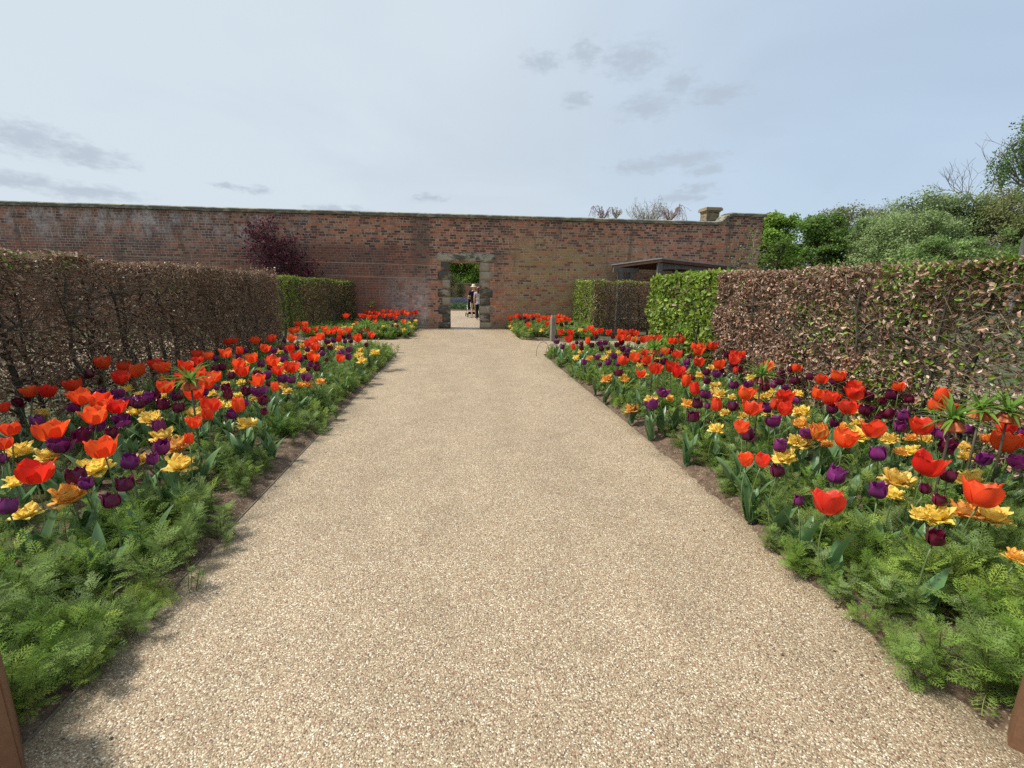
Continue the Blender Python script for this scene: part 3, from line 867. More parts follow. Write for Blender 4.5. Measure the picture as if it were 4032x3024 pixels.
# by the wall on the left
hedge('dark olive brown hedge running up to the brick wall behind the far left bed', (-5.35, 15.2), (-3.95, 17.9), 0.6, 1.86, 1.72, 13000, 0.055,
      lambda u, z, v: [(LIME, 0.05 + 0.5 * (u < 0.5) + 0.4 * (z > 1.6)), (OLIVE, 0.5), (BROWN, 1.0)], None, lambda u, z: 0.9, trunks=8, twigs=900)
hedge('short green hedge front facing the cross path on the left', (-9.0, 14.75), (-5.42, 15.05), 0.5, 1.86, 1.84, 9000, 0.055,
      lambda u, z, v: [(LIME, 0.72), (BROWN, 1.0)], None, lambda u, z: 0.9, trunks=7, twigs=500)
# by the wall on the right
hedge('green hedge flank beside the far right bed', (4.18, 17.85), (4.38, 15.75), 0.5, 1.87, 1.86, 7000, 0.055,
      lambda u, z, v: [(LIME, 0.85), (OLIVE, 0.07), (PINKBR, 1.0)], None, lambda u, z: 0.95, trunks=5, twigs=400)
hedge('thin see-through brown hedge in front of the timber shelter', (4.40, 15.62), (9.6, 15.62), 0.5, 1.86, 1.86, 15000, 0.052,
      lambda u, z, v: [(GREEN, 0.06 + 0.4 * (z > 1.72)), (OLIVE, 0.25), (PINKBR, 0.45), (BROWN, 1.0)], None, lambda u, z: 0.3 + 0.5 * (z > 1.55) + 0.55 * (u < 0.5), trunks=14, twigs=3600, z0=0.1)

# ================================================================== tulips
def petal(L, W, prof, phi, lean=0.0, col=(1, 1, 1), base=None, tipc=None, ruf=0.0, curl=0.4, nt=7, ns=5, tip=0.0, seed=0, cols=None):
    """one petal; prof(t) -> (radius, height, halfwidth) in units of W and L"""
    rs = np.random.default_rng(seed)
    t = np.linspace(0, 1, nt)[:, None]; s = np.linspace(-1, 1, ns)[None, :]
    r, h, w = prof(t)
    r, h, w = r * W, h * L, w * W
    ph = rs.uniform(0, 6.28)
    rad = r - curl * (s ** 2) * w * (1 - 0.25 * t) + ruf * W * np.sin(s * 3.0 + ph + t * 2) * t
    hh = h + 0 * s - 0.05 * L * (s ** 2) * t + ruf * W * 0.8 * np.sin(s * 4.2 + ph * 2) * t
    tan = s * w
    c, sn = math.cos(lean), math.sin(lean)
    rad, hh = rad * c + hh * sn, hh * c - rad * sn
    V = np.stack([rad * math.cos(phi) - tan * math.sin(phi), rad * math.sin(phi) + tan * math.cos(phi), hh], -1).reshape(-1, 3)
    i = (np.arange(nt - 1)[:, None] * ns + np.arange(ns - 1)[None]).ravel()
    F = np.stack([i, i + 1, i + ns + 1, i + ns], -1)
    C = np.zeros((nt, ns, 3)) + np.asarray(col)
    C *= 1 + rs.uniform(-.1, .1)
    mid = 1 - 0.16 * np.exp(-(s / 0.22) ** 2) * (1 - 0.4 * t)
    C *= mid[..., None]
    if base is not None:
        f = np.clip(1 - t / 0.16, 0, 1)[..., None] + 0 * s[..., None]
        C = C * (1 - f) + np.asarray(base) * f
    if tipc is not None:
        f = (np.clip(np.abs(s) ** 2.5 * 0.8 + np.clip((t - .75) * 2.2, 0, 1) * 0.6, 0, 1) * t)[..., None]
        C = C * (1 - f) + np.asarray(tipc) * f
    if cols is not None:                       # flames of a second colour
        f = (np.sin(s * 9 + rs.uniform(0, 6)) * np.sin(t * 7 + rs.uniform(0, 6)) > 0.1)[..., None]
        C = np.where(f, np.asarray(cols), C)
    return V, F, C.reshape(-1, 3)


def interp(pts):
    a = np.array(pts)
    def f(t):
        tt = np.clip(t, 0, 1)
        # smooth the control polygon a little
        return tuple(np.interp(tt, a[:, 0], a[:, k]) for k in (1, 2, 3))
    return f


P_CUP = interp([(0, .06, 0, .12), (.12, .28, .04, .34), (.3, .42, .20, .48), (.5, .47, .44, .52), (.7, .47, .70, .46), (.86, .46, .88, .32), (.96, .46, .97, .14), (1, .47, 1.0, .04)])
P_OPEN = interp([(0, .06, 0, .12), (.12, .28, .04, .34), (.3, .44, .20, .50), (.5, .53, .44, .56), (.7, .58, .68, .52), (.86, .61, .87, .38), (.96, .63, .97, .17), (1, .64, .99, .05)])
P_WIDE = interp([(0, .06, 0, .12), (.12, .30, .04, .34), (.3, .49, .19, .50), (.5, .59, .41, .57), (.7, .66, .64, .53), (.86, .71, .82, .40), (.96, .75, .91, .19), (1, .76, .93, .06)])
P_GOB = interp([(0, .06, 0, .10), (.15, .34, .06, .32), (.35, .48, .26, .44), (.55, .50, .52, .44), (.75, .45, .76, .32), (.9, .46, .91, .17), (1, .52, 1.0, .02)])
P_FLAT = interp([(0, .04, 0, .08), (.25, .26, .10, .28), (.5, .52, .27, .38), (.75, .78, .42, .40), (.9, .93, .47, .30), (.97, .99, .47, .16), (1, 1.01, .46, .06)])
P_RISE = interp([(0, .03, 0, .08), (.25, .18, .18, .26), (.5, .31, .45, .36), (.75, .41, .74, .36), (.9, .47, .90, .26), (.97, .50, .96, .14), (1, .51, .98, .05)])

RED, REDB = (0.88, 0.082, 0.026), (0.88, 0.60, 0.09)


def flower(kind, seed):
    rs = random.Random(seed)
    mb = MB()
    if kind in ('R', 'c', 's'):
        L, W = {'R': (.124, .092), 'c': (.112, .080), 's': (.110, .086)}[kind]
        prof = {'R': (P_OPEN, P_OPEN, P_WIDE, P_OPEN, P_CUP)[seed % 5], 'c': P_CUP, 's': P_OPEN}[kind]
        for k in range(6):
            inner = k % 2
            lean = rs.uniform(-.06, .09) + (0.0 if inner else 0.05)
            if kind == 'R' and rs.random() < .09: lean += rs.uniform(.25, .6)
            if kind == 'c': lean = rs.uniform(-.08, .03)
            colr = np.array(RED) * (1.08 if inner else 0.95) + np.array((0, .05, .014)) * (rs.random() - .35)
            mb.add(*(lambda q: (q[0], [q[1]], q[2]))(petal(L * rs.uniform(.94, 1.05), W * (0.86 if inner else 1.0), prof, k * math.pi / 3 + rs.uniform(-.1, .1), lean, colr, REDB, None, 0.05, 0.42, 9, 7, seed=seed * 17 + k, cols=(.82, .52, .08) if kind == 's' else None)))
        for k in range(6):
            a = k * 1.047
            mb.tube([(0.004 * math.cos(a), 0.004 * math.sin(a), 0.006), (0.013 * math.cos(a), 0.013 * math.sin(a), 0.035)], [0.0015, 0.003], 4, (.02, .012, .02))
        mb.tube([(0, 0, .004), (0, 0, .036)], [.006, .0045], 5, (.30, .36, .10))
    elif kind in ('p', 'd'):
        L, W = .090, .082
        base = {'p': (.175, .018, .125), 'd': (.105, .007, .034)}[kind]
        prof = rs.choice((P_GOB, P_GOB, P_CUP, P_OPEN)) if kind == 'p' else rs.choice((P_CUP, P_GOB, P_CUP))
        for k in range(6):
            inner = k % 2
            colr = np.array(base) * rs.uniform(.8, 1.25)
            lean = rs.uniform(-.06, .12)
            if rs.random() < .09: lean += rs.uniform(.35, .6)
            mb.add(*(lambda q: (q[0], [q[1]], q[2]))(petal(L * rs.uniform(.93, 1.06), W * (0.84 if inner else 1.0), prof, k * math.pi / 3 + rs.uniform(-.1, .1), lean, colr, None, np.array(base) * 1.5, 0.05, 0.42, 9, 7, seed=seed * 13 + k)))
    else:
        L, W = .108, .080
        ca, cb = {'y': ((.97, .77, .16), (.95, .60, .12)), 'o': ((.92, .50, .08), (.87, .30, .06))}[kind]
        n = 0
        wide = rs.uniform(.75, 1.1)
        for ring, (cnt, lean, sc, prof) in enumerate(((6, .22 * wide, .98, P_FLAT), (6, -.06, .95, P_FLAT), (6, .22, .95, P_RISE), (5, .02, .84, P_RISE), (4, -.18, .66, P_RISE))):
            for k in range(cnt):
                ph = (k + .5 * (ring % 2) + rs.uniform(-.2, .2)) * 2 * math.pi / cnt
                a = rs.random()
                colr = np.array(ca) * (1 - a * .5) + np.array((.97, .84, .30)) * a * .5
                mb.add(*(lambda q: (q[0], [q[1]], q[2]))(petal(L * sc * rs.uniform(.86, 1.1) * (1.0 if prof is P_RISE else .8), W * sc * rs.uniform(.88, 1.1) * (1.15 if prof is P_RISE else .95), prof, ph, lean + rs.uniform(-.14, .16), colr, (.62, .52, .08), cb, .12, 0.30, 7, 5, seed=seed * 31 + n)))
                n += 1
    V = np.concatenate(mb.v)
    h = V[:, 2].max()
    me = mb.mesh('flower', M_PURPLE if kind in 'pd' else M_PETAL, True)
    return me, h


FLOWERS = {k: [flower(k, 100 * i + ord(k)) for i in range(n)] for k, n in (('R', 9), ('c', 3), ('s', 2), ('p', 5), ('d', 5), ('y', 6), ('o', 4))}


def stem_mesh(seed):
    rs = random.Random(seed)
    b = rs.uniform(.02, .07); a = rs.uniform(0, 6.28)
    t = np.linspace(0, 1, 7)
    mb = MB()
    bow = np.sin(t * math.pi) * b
    mb.tube(np.stack([bow * math.cos(a), bow * math.sin(a), t], -1), np.linspace(.0055, .0042, 7), 6, (.13, .19, .065), True)
    return mb.mesh('stem', M_STEM, True)


def blade_mesh(seed):
    """broad grey-green tulip leaf, clasping the stem and arching outwards"""
    rs = random.Random(seed)
    L = rs.uniform(.27, .38); wid = rs.uniform(.032, .050); arch = rs.uniform(.1, .85); tw = rs.uniform(-.5, .5)
    nt, ns = 11, 5
    V, C = [], []
    ang = rs.uniform(1.2, 1.42); x = z = 0.0
    colr = np.array((.10, .185, .07)) * rs.uniform(.85, 1.25)
    ph = rs.uniform(0, 6)
    for i in range(nt):
        t = i / (nt - 1)
        w = wid * (math.sin(math.pi * (0.16 + 0.84 * t) ** 0.9) ** 0.8) if t < 1 else 0.001
        for j in range(ns):
            s = -1 + 2 * j / (ns - 1)
            fold = 0.42 * (1 - .5 * t) * abs(s) * w + .12 * w * math.sin(6 * t + ph) * s
            ta = tw * t
            V.append((x - math.sin(ang) * fold, s * w * math.cos(ta), z + math.cos(ang) * fold + s * w * math.sin(ta)))
            C.append(colr * (1.0 + .12 * (abs(s) > .7) - .08 * (s == 0)))
        st = L / (nt - 1)
        x += math.cos(ang) * st; z += math.sin(ang) * st
        ang -= arch * 1.6 * t / (nt - 1) * 1.2 + .02
    i = (np.arange(nt - 1)[:, None] * ns + np.arange(ns - 1)[None]).ravel()
    F = np.stack([i, i + 1, i + ns + 1, i + ns], -1)
    return mesh_np('leaf', np.array(V), [F], M_TULIPLEAF, np.array(C), True)


STEMS = [stem_mesh(i) for i in range(6)]
BLADES = [blade_mesh(i + 50) for i in range(10)]
# colour letter : x, y, height of the flower's middle, size   (R open red, c closed red, s striped, d maroon, p violet, y yellow double, o orange double, k crown imperial)
TUL = """
R:-4.29,4.95,0.61,0.95;-4.15,4.95,0.61,0.97;-4.11,5.24,0.61,1.25;-3.65,4.71,0.61,1.25;-4.44,6.14,0.7,1.25;-4.39,6.4,0.61,1.1;-4.04,6.1,0.61,1.25;-3.93,5.63,0.61,1.25;-4.1,6.57,0.61,1.25;-3.86,6.3,0.61,1.25;-3.34,4.49,0.61,1.25;-3.06,4.29,0.61,1.11;-3.06,4.04,0.61,1.25;-3.13,5.11,0.61,1.13;-4,4.34,0.61,0.7;-3.38,3.68,0.61,0.93;-3.08,3.63,0.61,1.25;-3.13,3.33,0.61,0.7;-2.42,3.22,0.61,1.25;-2.5,2.8,0.61,1.23;-3.65,6.38,0.61,1.24;-3.27,5.62,0.61,0.93;-3.22,5.94,0.61,1.25;-2.93,5.67,0.61,1.14;-2.85,5.31,0.61,1.25;-2.71,4.84,0.61,1.25;-2.33,4.35,0.61,1.2;-2.14,3.77,0.61,0.81;-4.02,7.38,0.61,1.14;-3.7,6.8,0.61,1.1;-3.81,7.27,0.61,1.08;-3.68,7.54,0.61,1.2;-4.31,8.97,0.61,1.1;-4.25,9.05,0.61,0.99;-3.94,9.21,0.61,1.25;-3.31,8.06,0.61,1.16;-3.08,7.07,0.61,1.25;-3.02,6.49,0.61,1.25;-2.75,5.99,0.61,1.2;-2.7,6.78,0.61,1.25;-2.34,6.01,0.61,1.02;-2.28,6.27,0.61,1.25;-3.42,9.56,0.61,1.25;-2.91,8.13,0.61,1.14;-2.55,7.26,0.61,1.25;-2.26,7.15,0.61,1.25;-2.81,8.75,0.61,1.24;-2.54,8.26,0.61,1.18;-2.94,9.84,0.61,1.25;-2.88,9.31,0.61,1.18;-3.87,10.97,0.61,1.19;-3.85,11.21,0.61,1.25;-3.73,11.34,0.61,1.24;-3.58,11.1,0.61,1.13;-3.98,11.69,0.7,1.09;-3.81,11.7,0.7,1.19;-3.5,11.43,0.61,0.99;-3.31,11.54,0.61,1.2;-2.98,10.89,0.61,1.25;-2.73,10.67,0.61,1.25;-2.7,11.21,0.61,1.1;-2.12,9.58,0.61,1.25;-1.98,10.16,0.61,1.25;-1.84,7,0.61,0.97;-2.34,5.44,0.61,1.16;-3.01,11.37,0.61,1.1;-3.05,10.77,0.61,1.03;-3.87,15.93,0.61,1.25;-3.76,9.52,0.61,1.15;3.09,11.12,0.69,1.22;2.95,11.11,0.62,0.78;3.34,11.13,0.62,1.25;3.49,10.95,0.61,1.25;3.77,10.96,0.61,1.2;3.82,10.7,0.61,1.25;4.08,10.97,0.61,1.25;4.06,10.57,0.61,1.15;3.51,9.63,0.61,1.15;3.36,9.73,0.61,1.25;2.3,10.92,0.61,1.25;2.52,10.79,0.61,1.19;2.2,9.5,0.61,1.25;3.11,10.81,0.61,1.08;3.78,9.42,0.61,1.25;3.99,9.64,0.61,1.25;4.21,9.64,0.61,1.25;4.32,9.23,0.61,1.25;4.35,9.13,0.61,1.07;4.36,7.73,0.7,1.25;4.3,8.25,0.61,1.25;4.39,8.17,0.62,1.25;4.07,7.65,0.61,1.25;3.53,7.32,0.61,1.25;3.49,7.72,0.61,1.07;3.07,7.59,0.61,0.98;2.7,7.02,0.61,1.25;2.81,6.79,0.61,1.25;2.37,6.75,0.61,1.22;2.27,5.69,0.61,0.97;2.61,6.01,0.61,1.25;2.9,6.18,0.61,1.23;2.83,5.83,0.61,1.25;3.52,6.57,0.61,1.25;3.74,6.36,0.61,1.25;4.37,7.04,0.65,1.25;4.19,6.77,0.61,1.25;4.38,6.84,0.68,0.78;4.37,6.2,0.61,1.16;4.38,5.62,0.68,0.93;3.01,4.56,0.61,1.25;2.68,3.96,0.61,1.25;3.33,4.36,0.61,1.19;3,3.91,0.61,1;2.24,3.4,0.61,0.84;2.08,3.04,0.47,0.79;2.09,2.89,0.53,0.74;4.36,5.14,0.63,1.03;4.4,4.95,0.71,1.16;3.81,4.54,0.61,1.17;3.76,4.29,0.61,1.25;4.38,4.69,0.65,1.09;4.24,4.5,0.61,1.25;4.39,4.16,0.76,0.82;3.66,3.93,0.61,1.17;3.31,3.27,0.61,1.17;3.78,3.32,0.61,1.25;2.86,3.07,0.61,1.25;4.4,3.77,0.66,1.01;4.39,3.63,0.68,0.79;4.04,2.91,0.61,1.25;4.4,3.17,0.63,0.87;3,2.56,0.61,1.25;2.08,2.25,0.52,1.25;2.87,2.12,0.61,1.25;4.2,2.93,0.61,0.7;-3.9,16.04,0.61,1.25;-3.48,16.22,0.61,0.96;-3.32,15.97,0.61,1.22;-3.59,17.65,0.65,1.05;-3.06,15.49,0.61,1.19;-3.39,17.38,0.61,1.25;-2.88,15.51,0.61,1.2;-3.29,17.69,0.65,1.21;-3.06,17.11,0.61,1.18;-2.69,16.16,0.61,1.25;-2.97,17.72,0.67,1.22;-2.71,17.59,0.68,1.22;-2.56,16.59,0.61,1.25;-2.4,16.6,0.61,1.25;-2.31,16.9,0.61,1.18;-2.23,15.45,0.61,1.08;-2.47,17.63,0.66,1.08;-2.27,17.66,0.62,1.24;-2.08,17.22,0.61,1.25;-2.2,17.65,0.7,1.08;-1.92,17.71,0.61,1.25;-1.76,17.72,0.63,1.25;-1.86,14.72,0.54,1.04;-2.74,14.81,0.52,0.89;-3.29,14.73,0.49,0.75;1.76,17.73,0.46,1.25;1.85,16.92,0.56,1.17;1.81,17.7,0.31,1.25;1.93,16.5,0.61,1.14;2.2,16.83,0.61,1.17;2.28,16.24,0.61,1.13;2.45,16.55,0.61,1.15;2.67,16.88,0.61,1.25;2.67,15.72,0.61,1.25;2.38,14.7,0.59,1.25;2.76,15.46,0.61,1.23;2.98,16.02,0.61,1.11;2.65,14.7,0.5,1.17;2.06,14.71,0.46,1.03;3.21,16.04,0.61,1.12;3.43,16.65,0.61,1.25;3.01,14.75,0.59,1.18;3.14,14.74,0.61,1.17;3.36,15.25,0.61,1.21;3.37,14.75,0.61,1.18;3.46,16.06,0.61,1.12
c:-1.96,3.37,0.61,0.7;-2.16,4.03,0.61,0.95;-2.05,4.33,0.61,1.25;-3.6,7.82,0.61,1.25;-2.02,5.07,0.61,0.98;-2.48,9.48,0.61,1.25;2.09,8.67,0.56,1.03;2.51,9.21,0.61,1.25;4.37,8.91,0.66,1.25;3.69,5.89,0.61,0.83;2.66,5.24,0.61,1.25;2.58,4.8,0.61,1.25;2.42,4.1,0.61,1.25;3.03,4.14,0.61,1.1;4.39,3.75,0.77,1.25
s:3.75,9.85,0.56,1.25;2.93,3.38,0.56,1.25;4.17,3.13,0.56,0.71
d:-4.42,5.87,0.61,1.12;-4.39,4.91,0.51,1.01;-4.45,5.08,0.51,0.76;-3.22,4.78,0.51,1.14;-3.29,5.15,0.51,1.02;-2.98,4.77,0.51,1.25;-2.75,4.63,0.51,1.11;-3.01,3.82,0.51,1.25;-2.82,3.86,0.51,0.98;-2.42,2.98,0.51,1.25;-2.05,2.83,0.51,1;-1.97,2.6,0.51,0.97;-3.48,6.78,0.51,1.15;-3.42,6.86,0.51,1.25;-3.01,6.24,0.51,1.15;-2.99,5.06,0.51,0.7;-2.73,4.63,0.51,0.72;-3.36,8.93,0.51,1.11;-2.76,6.8,0.51,0.92;-2.75,6.37,0.51,0.92;-2.56,7.8,0.51,1.09;-3.08,8.86,0.51,0.92;-2.11,6.78,0.51,1.12;-2.18,6.66,0.51,0.7;-2.19,7.09,0.51,0.75;-2.16,7.5,0.51,0.7;-2.5,8.93,0.51,1.06;-2.58,8.72,0.51,0.93;-2.33,9.88,0.51,0.91;-2.59,10.85,0.51,1.17;-2.67,10.64,0.51,0.89;-1.91,9.3,0.51,0.91;-2.45,11.29,0.51,1.25;-1.99,10.75,0.51,0.7;-2.44,5.35,0.51,1.25;-2.09,4.9,0.51,1.22;-2.72,5.49,0.51,1.13;-2.54,5.13,0.51,1.06;-1.89,4.45,0.51,0.7;-2.33,5.7,0.51,0.7;3.12,10.72,0.51,1.25;3.57,10.85,0.51,1.11;2.17,10.75,0.51,0.95;2.4,9.67,0.51,0.92;2.48,9.53,0.51,0.99;2.29,8.82,0.51,1.05;2.62,9.25,0.51,1.25;2.66,8.74,0.51,1.25;2.82,8.82,0.51,0.78;3.17,9.35,0.51,1.25;3.41,9.73,0.51,1.25;3.09,8.74,0.51,1.25;2.11,6.94,0.51,0.7;2.86,7.85,0.51,1.16;2.93,7.41,0.51,1.09;2.19,6.3,0.51,1.22;3.8,9.74,0.51,1;3.97,8.49,0.51,1.23;3.28,7.22,0.51,1.25;3.15,7.23,0.51,0.85;3.08,5.86,0.51,0.7;3.95,7.7,0.51,0.89;3.5,6.3,0.51,1.25;3.18,5.7,0.51,0.99;2.46,4.53,0.51,1.2;2.17,4.05,0.51,1.2;4.4,7.31,0.61,1.24;4.4,6.84,0.57,1.15;4.14,6.47,0.51,1.09;3.78,6.34,0.51,0.72;2.78,4.4,0.51,1.25;4.18,5.63,0.51,1.25;4.37,5.89,0.55,1.25;4.39,5.74,0.65,1.02;4.37,5.61,0.52,1.22;3.72,5.26,0.51,1.18;2.37,3.5,0.51,1.25;2.11,2.74,0.51,0.99;4.38,5.37,0.62,1.01;4.39,4.99,0.64,1.06;3.77,4.23,0.51,1.25;4.09,4.19,0.51,1.25;4.4,4.5,0.57,1.11;4.39,4.32,0.57,0.89;4.4,4.23,0.66,1.24;4.39,4.03,0.66,0.97;4.22,4.05,0.51,1.25;3.98,3.92,0.51,0.7;3.39,3.78,0.51,0.92;3.82,3.13,0.51,1.25;3.21,2.58,0.51,0.95;2.78,2.25,0.51,0.82;2.85,2.4,0.51,0.7;2.34,1.88,0.51,0.89;-2.58,15.83,0.51,1.21;-2.42,15.84,0.51,1.22;-3.08,15.23,0.51,0.96;-2.12,16.23,0.51,1.05;-1.76,16.8,0.47,0.87;2.01,16.49,0.51,1.2;2.05,15.22,0.51,1.25;2.19,15.72,0.51,1.15;2.47,16.52,0.51,1.21;1.85,17.29,0.3,1.25;3.01,14.83,0.51,1.25;3.13,14.77,0.46,1.25;3.29,14.74,0.5,1.25;3.49,14.77,0.48,1.08;2.21,16.78,0.51,1.22
p:-3.72,4.7,0.51,1.04;-3.66,4.22,0.51,1.25;-3.89,5.25,0.51,1.19;-3.72,5.25,0.51,1.25;-3.38,4.88,0.51,1.25;-3.29,5.02,0.51,1.25;-3.04,5.09,0.51,1.1;-2.99,4.22,0.51,1.25;-3.09,4.09,0.51,1.19;-2.99,3.58,0.51,1.25;-2.57,4.04,0.51,1.25;-2.25,3.51,0.51,1.25;-2.27,3.21,0.51,1.25;-2.14,3.24,0.51,0.88;-2.28,2.85,0.51,0.78;-3.15,3.32,0.51,0.7;-2.46,2.57,0.51,0.99;-3.9,7.66,0.51,1.05;-3.85,8.59,0.51,1.12;-3.63,7.81,0.51,1.1;-3.35,8.52,0.51,1.15;-3.14,8.52,0.51,0.97;-3.72,10.05,0.51,1.02;-3,7.11,0.51,1.25;-2.57,6.22,0.51,1.25;-2.82,7.54,0.51,1.25;-3.13,7.86,0.51,1.25;-2.29,6.01,0.51,1.25;-2.16,5.94,0.51,1.03;-2.03,6.1,0.51,1.25;-2.56,7.53,0.51,1.05;-2.86,8.72,0.51,1.21;-2.28,7.09,0.51,1;-2.44,8.2,0.51,1.16;-2.12,8.2,0.51,1.25;-2.08,8.65,0.51,1.25;-1.89,7.79,0.51,1.25;-2.45,9.88,0.51,1.07;-2.7,9.97,0.51,1.18;-2.79,9.79,0.51,1.25;-2.27,5.29,0.51,1.25;-2.14,4.38,0.51,1.01;-2.2,4.76,0.51,0.7;-2.83,5.5,0.51,0.7;-2.85,5.29,0.51,1.01;2.09,10.27,0.45,1.25;2.09,9.71,0.42,1.25;2.87,9.53,0.51,1.25;3.02,9.63,0.51,1.25;3.11,8.5,0.51,1;2.61,7.86,0.51,1.25;2.27,7.67,0.51,1.14;2.32,7.19,0.51,1.25;2.42,7.02,0.51,1.04;2.08,7.85,0.4,1.05;2.82,6.9,0.51,0.81;3.53,7.98,0.51,0.93;3.63,7.16,0.51,1.24;3.33,6.64,0.51,0.96;3.56,6.13,0.51,1.25;2.29,5.03,0.51,1.25;2.09,4.81,0.43,1.25;2.75,4.91,0.51,1.21;2.51,4.42,0.51,0.78;3.4,5.41,0.51,1.25;4.25,6.82,0.51,1.15;3.13,4.33,0.51,1.25;2.86,3.84,0.51,1.14;3.94,5.42,0.51,0.98;3.98,5.25,0.51,0.7;3.56,5.37,0.51,1.21;2.46,3.22,0.51,1.25;3.65,4.6,0.51,0.76;4.3,3.96,0.51,1.25;3.94,3.64,0.51,1.22;2.91,3.48,0.51,0.97;4.09,3.47,0.51,0.7;4.09,3.4,0.51,1.11;4.39,3.45,0.53,0.93;3.8,2.84,0.51,0.97;3.99,2.78,0.51,1;3.11,3,0.51,1.25;2.45,2.65,0.51,1.25;2.54,2.41,0.51,1.15;2.08,2.48,0.42,0.7;4.37,3.05,0.64,0.7;-2.14,15.19,0.51,1.25;-2.22,14.79,0.4,1.14;-2.05,14.76,0.37,0.95;-1.9,16.49,0.51,1.25;-3.4,15.65,0.51,1.17;-3.3,15.65,0.51,1.18
y:-4.11,4.8,0.43,0.82;-4.02,5.83,0.43,0.93;-3.29,4.86,0.43,1.15;-2.97,4.56,0.43,1.24;-2.55,4.02,0.43,1.25;-3.4,3.73,0.43,1.2;-3.1,3.6,0.43,1.01;-2.62,3.39,0.43,1.25;-2.38,3.48,0.43,0.79;-2.05,3.36,0.43,1.25;-2.89,3.1,0.43,0.73;-2.48,2.67,0.43,0.89;-3.38,5.43,0.43,0.74;-4.09,5.43,0.43,0.7;-3.8,4.98,0.43,0.7;-3.7,5.55,0.43,0.7;-3.31,6.88,0.43,0.91;-3.01,6.07,0.43,0.71;-2.92,5.58,0.43,0.7;-2.59,5.47,0.43,0.7;-2.47,5.04,0.43,0.7;-2.59,5.04,0.43,0.82;-2.65,4.71,0.43,1.21;-2.02,4.34,0.43,1.13;-2.35,5.31,0.43,0.7;-2.27,5.98,0.43,0.75;-2.12,5.68,0.43,0.7;-3.43,9.01,0.43,0.83;-3.46,7.68,0.43,0.7;-3,7.04,0.43,0.75;-2.89,7.57,0.43,0.7;-2.59,6.94,0.43,0.7;-2.87,8.88,0.43,1.25;-2.86,9.83,0.43,0.79;-2.45,9.37,0.43,1.07;-2,9.22,0.43,0.77;-1.88,8.48,0.43,1.13;-1.72,7.97,0.42,1.2;-1.72,9.14,0.39,1.23;-2.36,6.98,0.43,0.7;-2.91,11.69,0.63,0.85;-2.75,11.67,0.62,0.76;-2.75,7.67,0.43,0.7;-2.89,6.22,0.43,0.7;-2.81,10.08,0.43,0.7;2.85,11.15,0.63,0.89;2.32,8.98,0.43,0.73;2.08,8.37,0.4,0.93;2.54,8.1,0.43,1.15;2.82,8.74,0.43,0.97;3.36,8.9,0.43,0.71;3.04,8.82,0.43,0.71;2.29,6.36,0.43,0.9;2.91,7.36,0.43,0.74;2.65,6.48,0.43,0.78;3.44,7.89,0.43,0.7;3.44,6.78,0.43,0.7;3.5,6.45,0.43,1.01;4.04,7.12,0.43,0.97;2.14,4.98,0.43,1.12;3.35,5.74,0.43,1.01;3.14,5.31,0.43,1.25;2.34,3.93,0.43,0.9;2.74,4.46,0.43,0.71;2.85,4.33,0.43,0.7;3.2,5.1,0.43,0.7;4.17,6.25,0.43,0.96;3.91,5.41,0.43,0.72;3.56,5.14,0.43,0.89;3.68,5.14,0.43,0.78;4.19,5.3,0.43,0.7;3.57,4.46,0.43,0.7;3.2,4.44,0.43,0.7;2.5,3.2,0.43,1.18;2.83,3.54,0.43,0.7;3.61,4.46,0.43,1.09;4.15,5.23,0.43,0.78;3.87,4.02,0.43,0.8;3.6,3.71,0.43,1.08;3.75,3.54,0.43,0.94;4.07,3.52,0.43,0.7;3.67,3.25,0.43,0.8;2.9,3.53,0.43,1.25;3.01,2.74,0.43,1.25;2.76,2.51,0.43,0.82;3.55,2.69,0.43,1.25;3.99,3.1,0.43,0.73;2.79,2.24,0.43,1.04;3.12,2.23,0.43,1.25;4.2,3.3,0.43,0.7;4.18,4.38,0.43,0.7;2.66,2.25,0.43,0.7;-2.49,14.74,0.37,0.77;-2.58,14.74,0.22,0.9;-1.87,14.77,0.27,1.25;-1.75,16,0.25,1.25;-1.77,15.46,0.43,0.7;-1.76,17.24,0.35,1.07;-3.38,14.76,0.43,0.75;-2.13,14.83,0.43,0.7;1.73,16.3,0.18,1.13;2.12,14.77,0.29,1.03;2.63,14.79,0.29,1.18;2.5,14.7,0.28,1.18;3.24,14.91,0.43,0.89;1.72,17.2,0.18,0.85
o:-3.99,6.49,0.43,0.7;-2.28,3.77,0.43,1.25;-2.41,2.9,0.43,1.25;-2.08,6,0.43,0.73;-2,6.06,0.43,0.79;-1.89,6.19,0.43,0.87;-2.5,7.2,0.43,0.74;-3.29,9.83,0.43,1.01;2.26,8.11,0.43,0.89;2.25,6.16,0.43,0.75;2.09,6.48,0.39,1.25;2.52,4.86,0.43,1.01;2.09,5.4,0.23,1.14;3.21,3.99,0.43,0.7;2.41,5.08,0.43,0.7;3.29,4.05,0.43,1;3.97,3.56,0.43,0.7;3.52,3.22,0.43,0.7;3.07,3.45,0.43,0.7;2.99,2.27,0.43,1.07;3.62,3.92,0.43,0.7;2.73,1.8,0.43,0.7
k:-2.36,4.19,0.88,0.7;-1.9,9.35,0.88,0.77;2.67,6.24,0.88,0.7;2.94,4.24,0.88,0.7;4.13,8.55,0.88,0.76;3.31,2.71,0.88,0.7;3.82,2.95,0.88,0.7;3.92,2.85,0.88,0.7;-3.37,17.75,0.9,0.7
"""
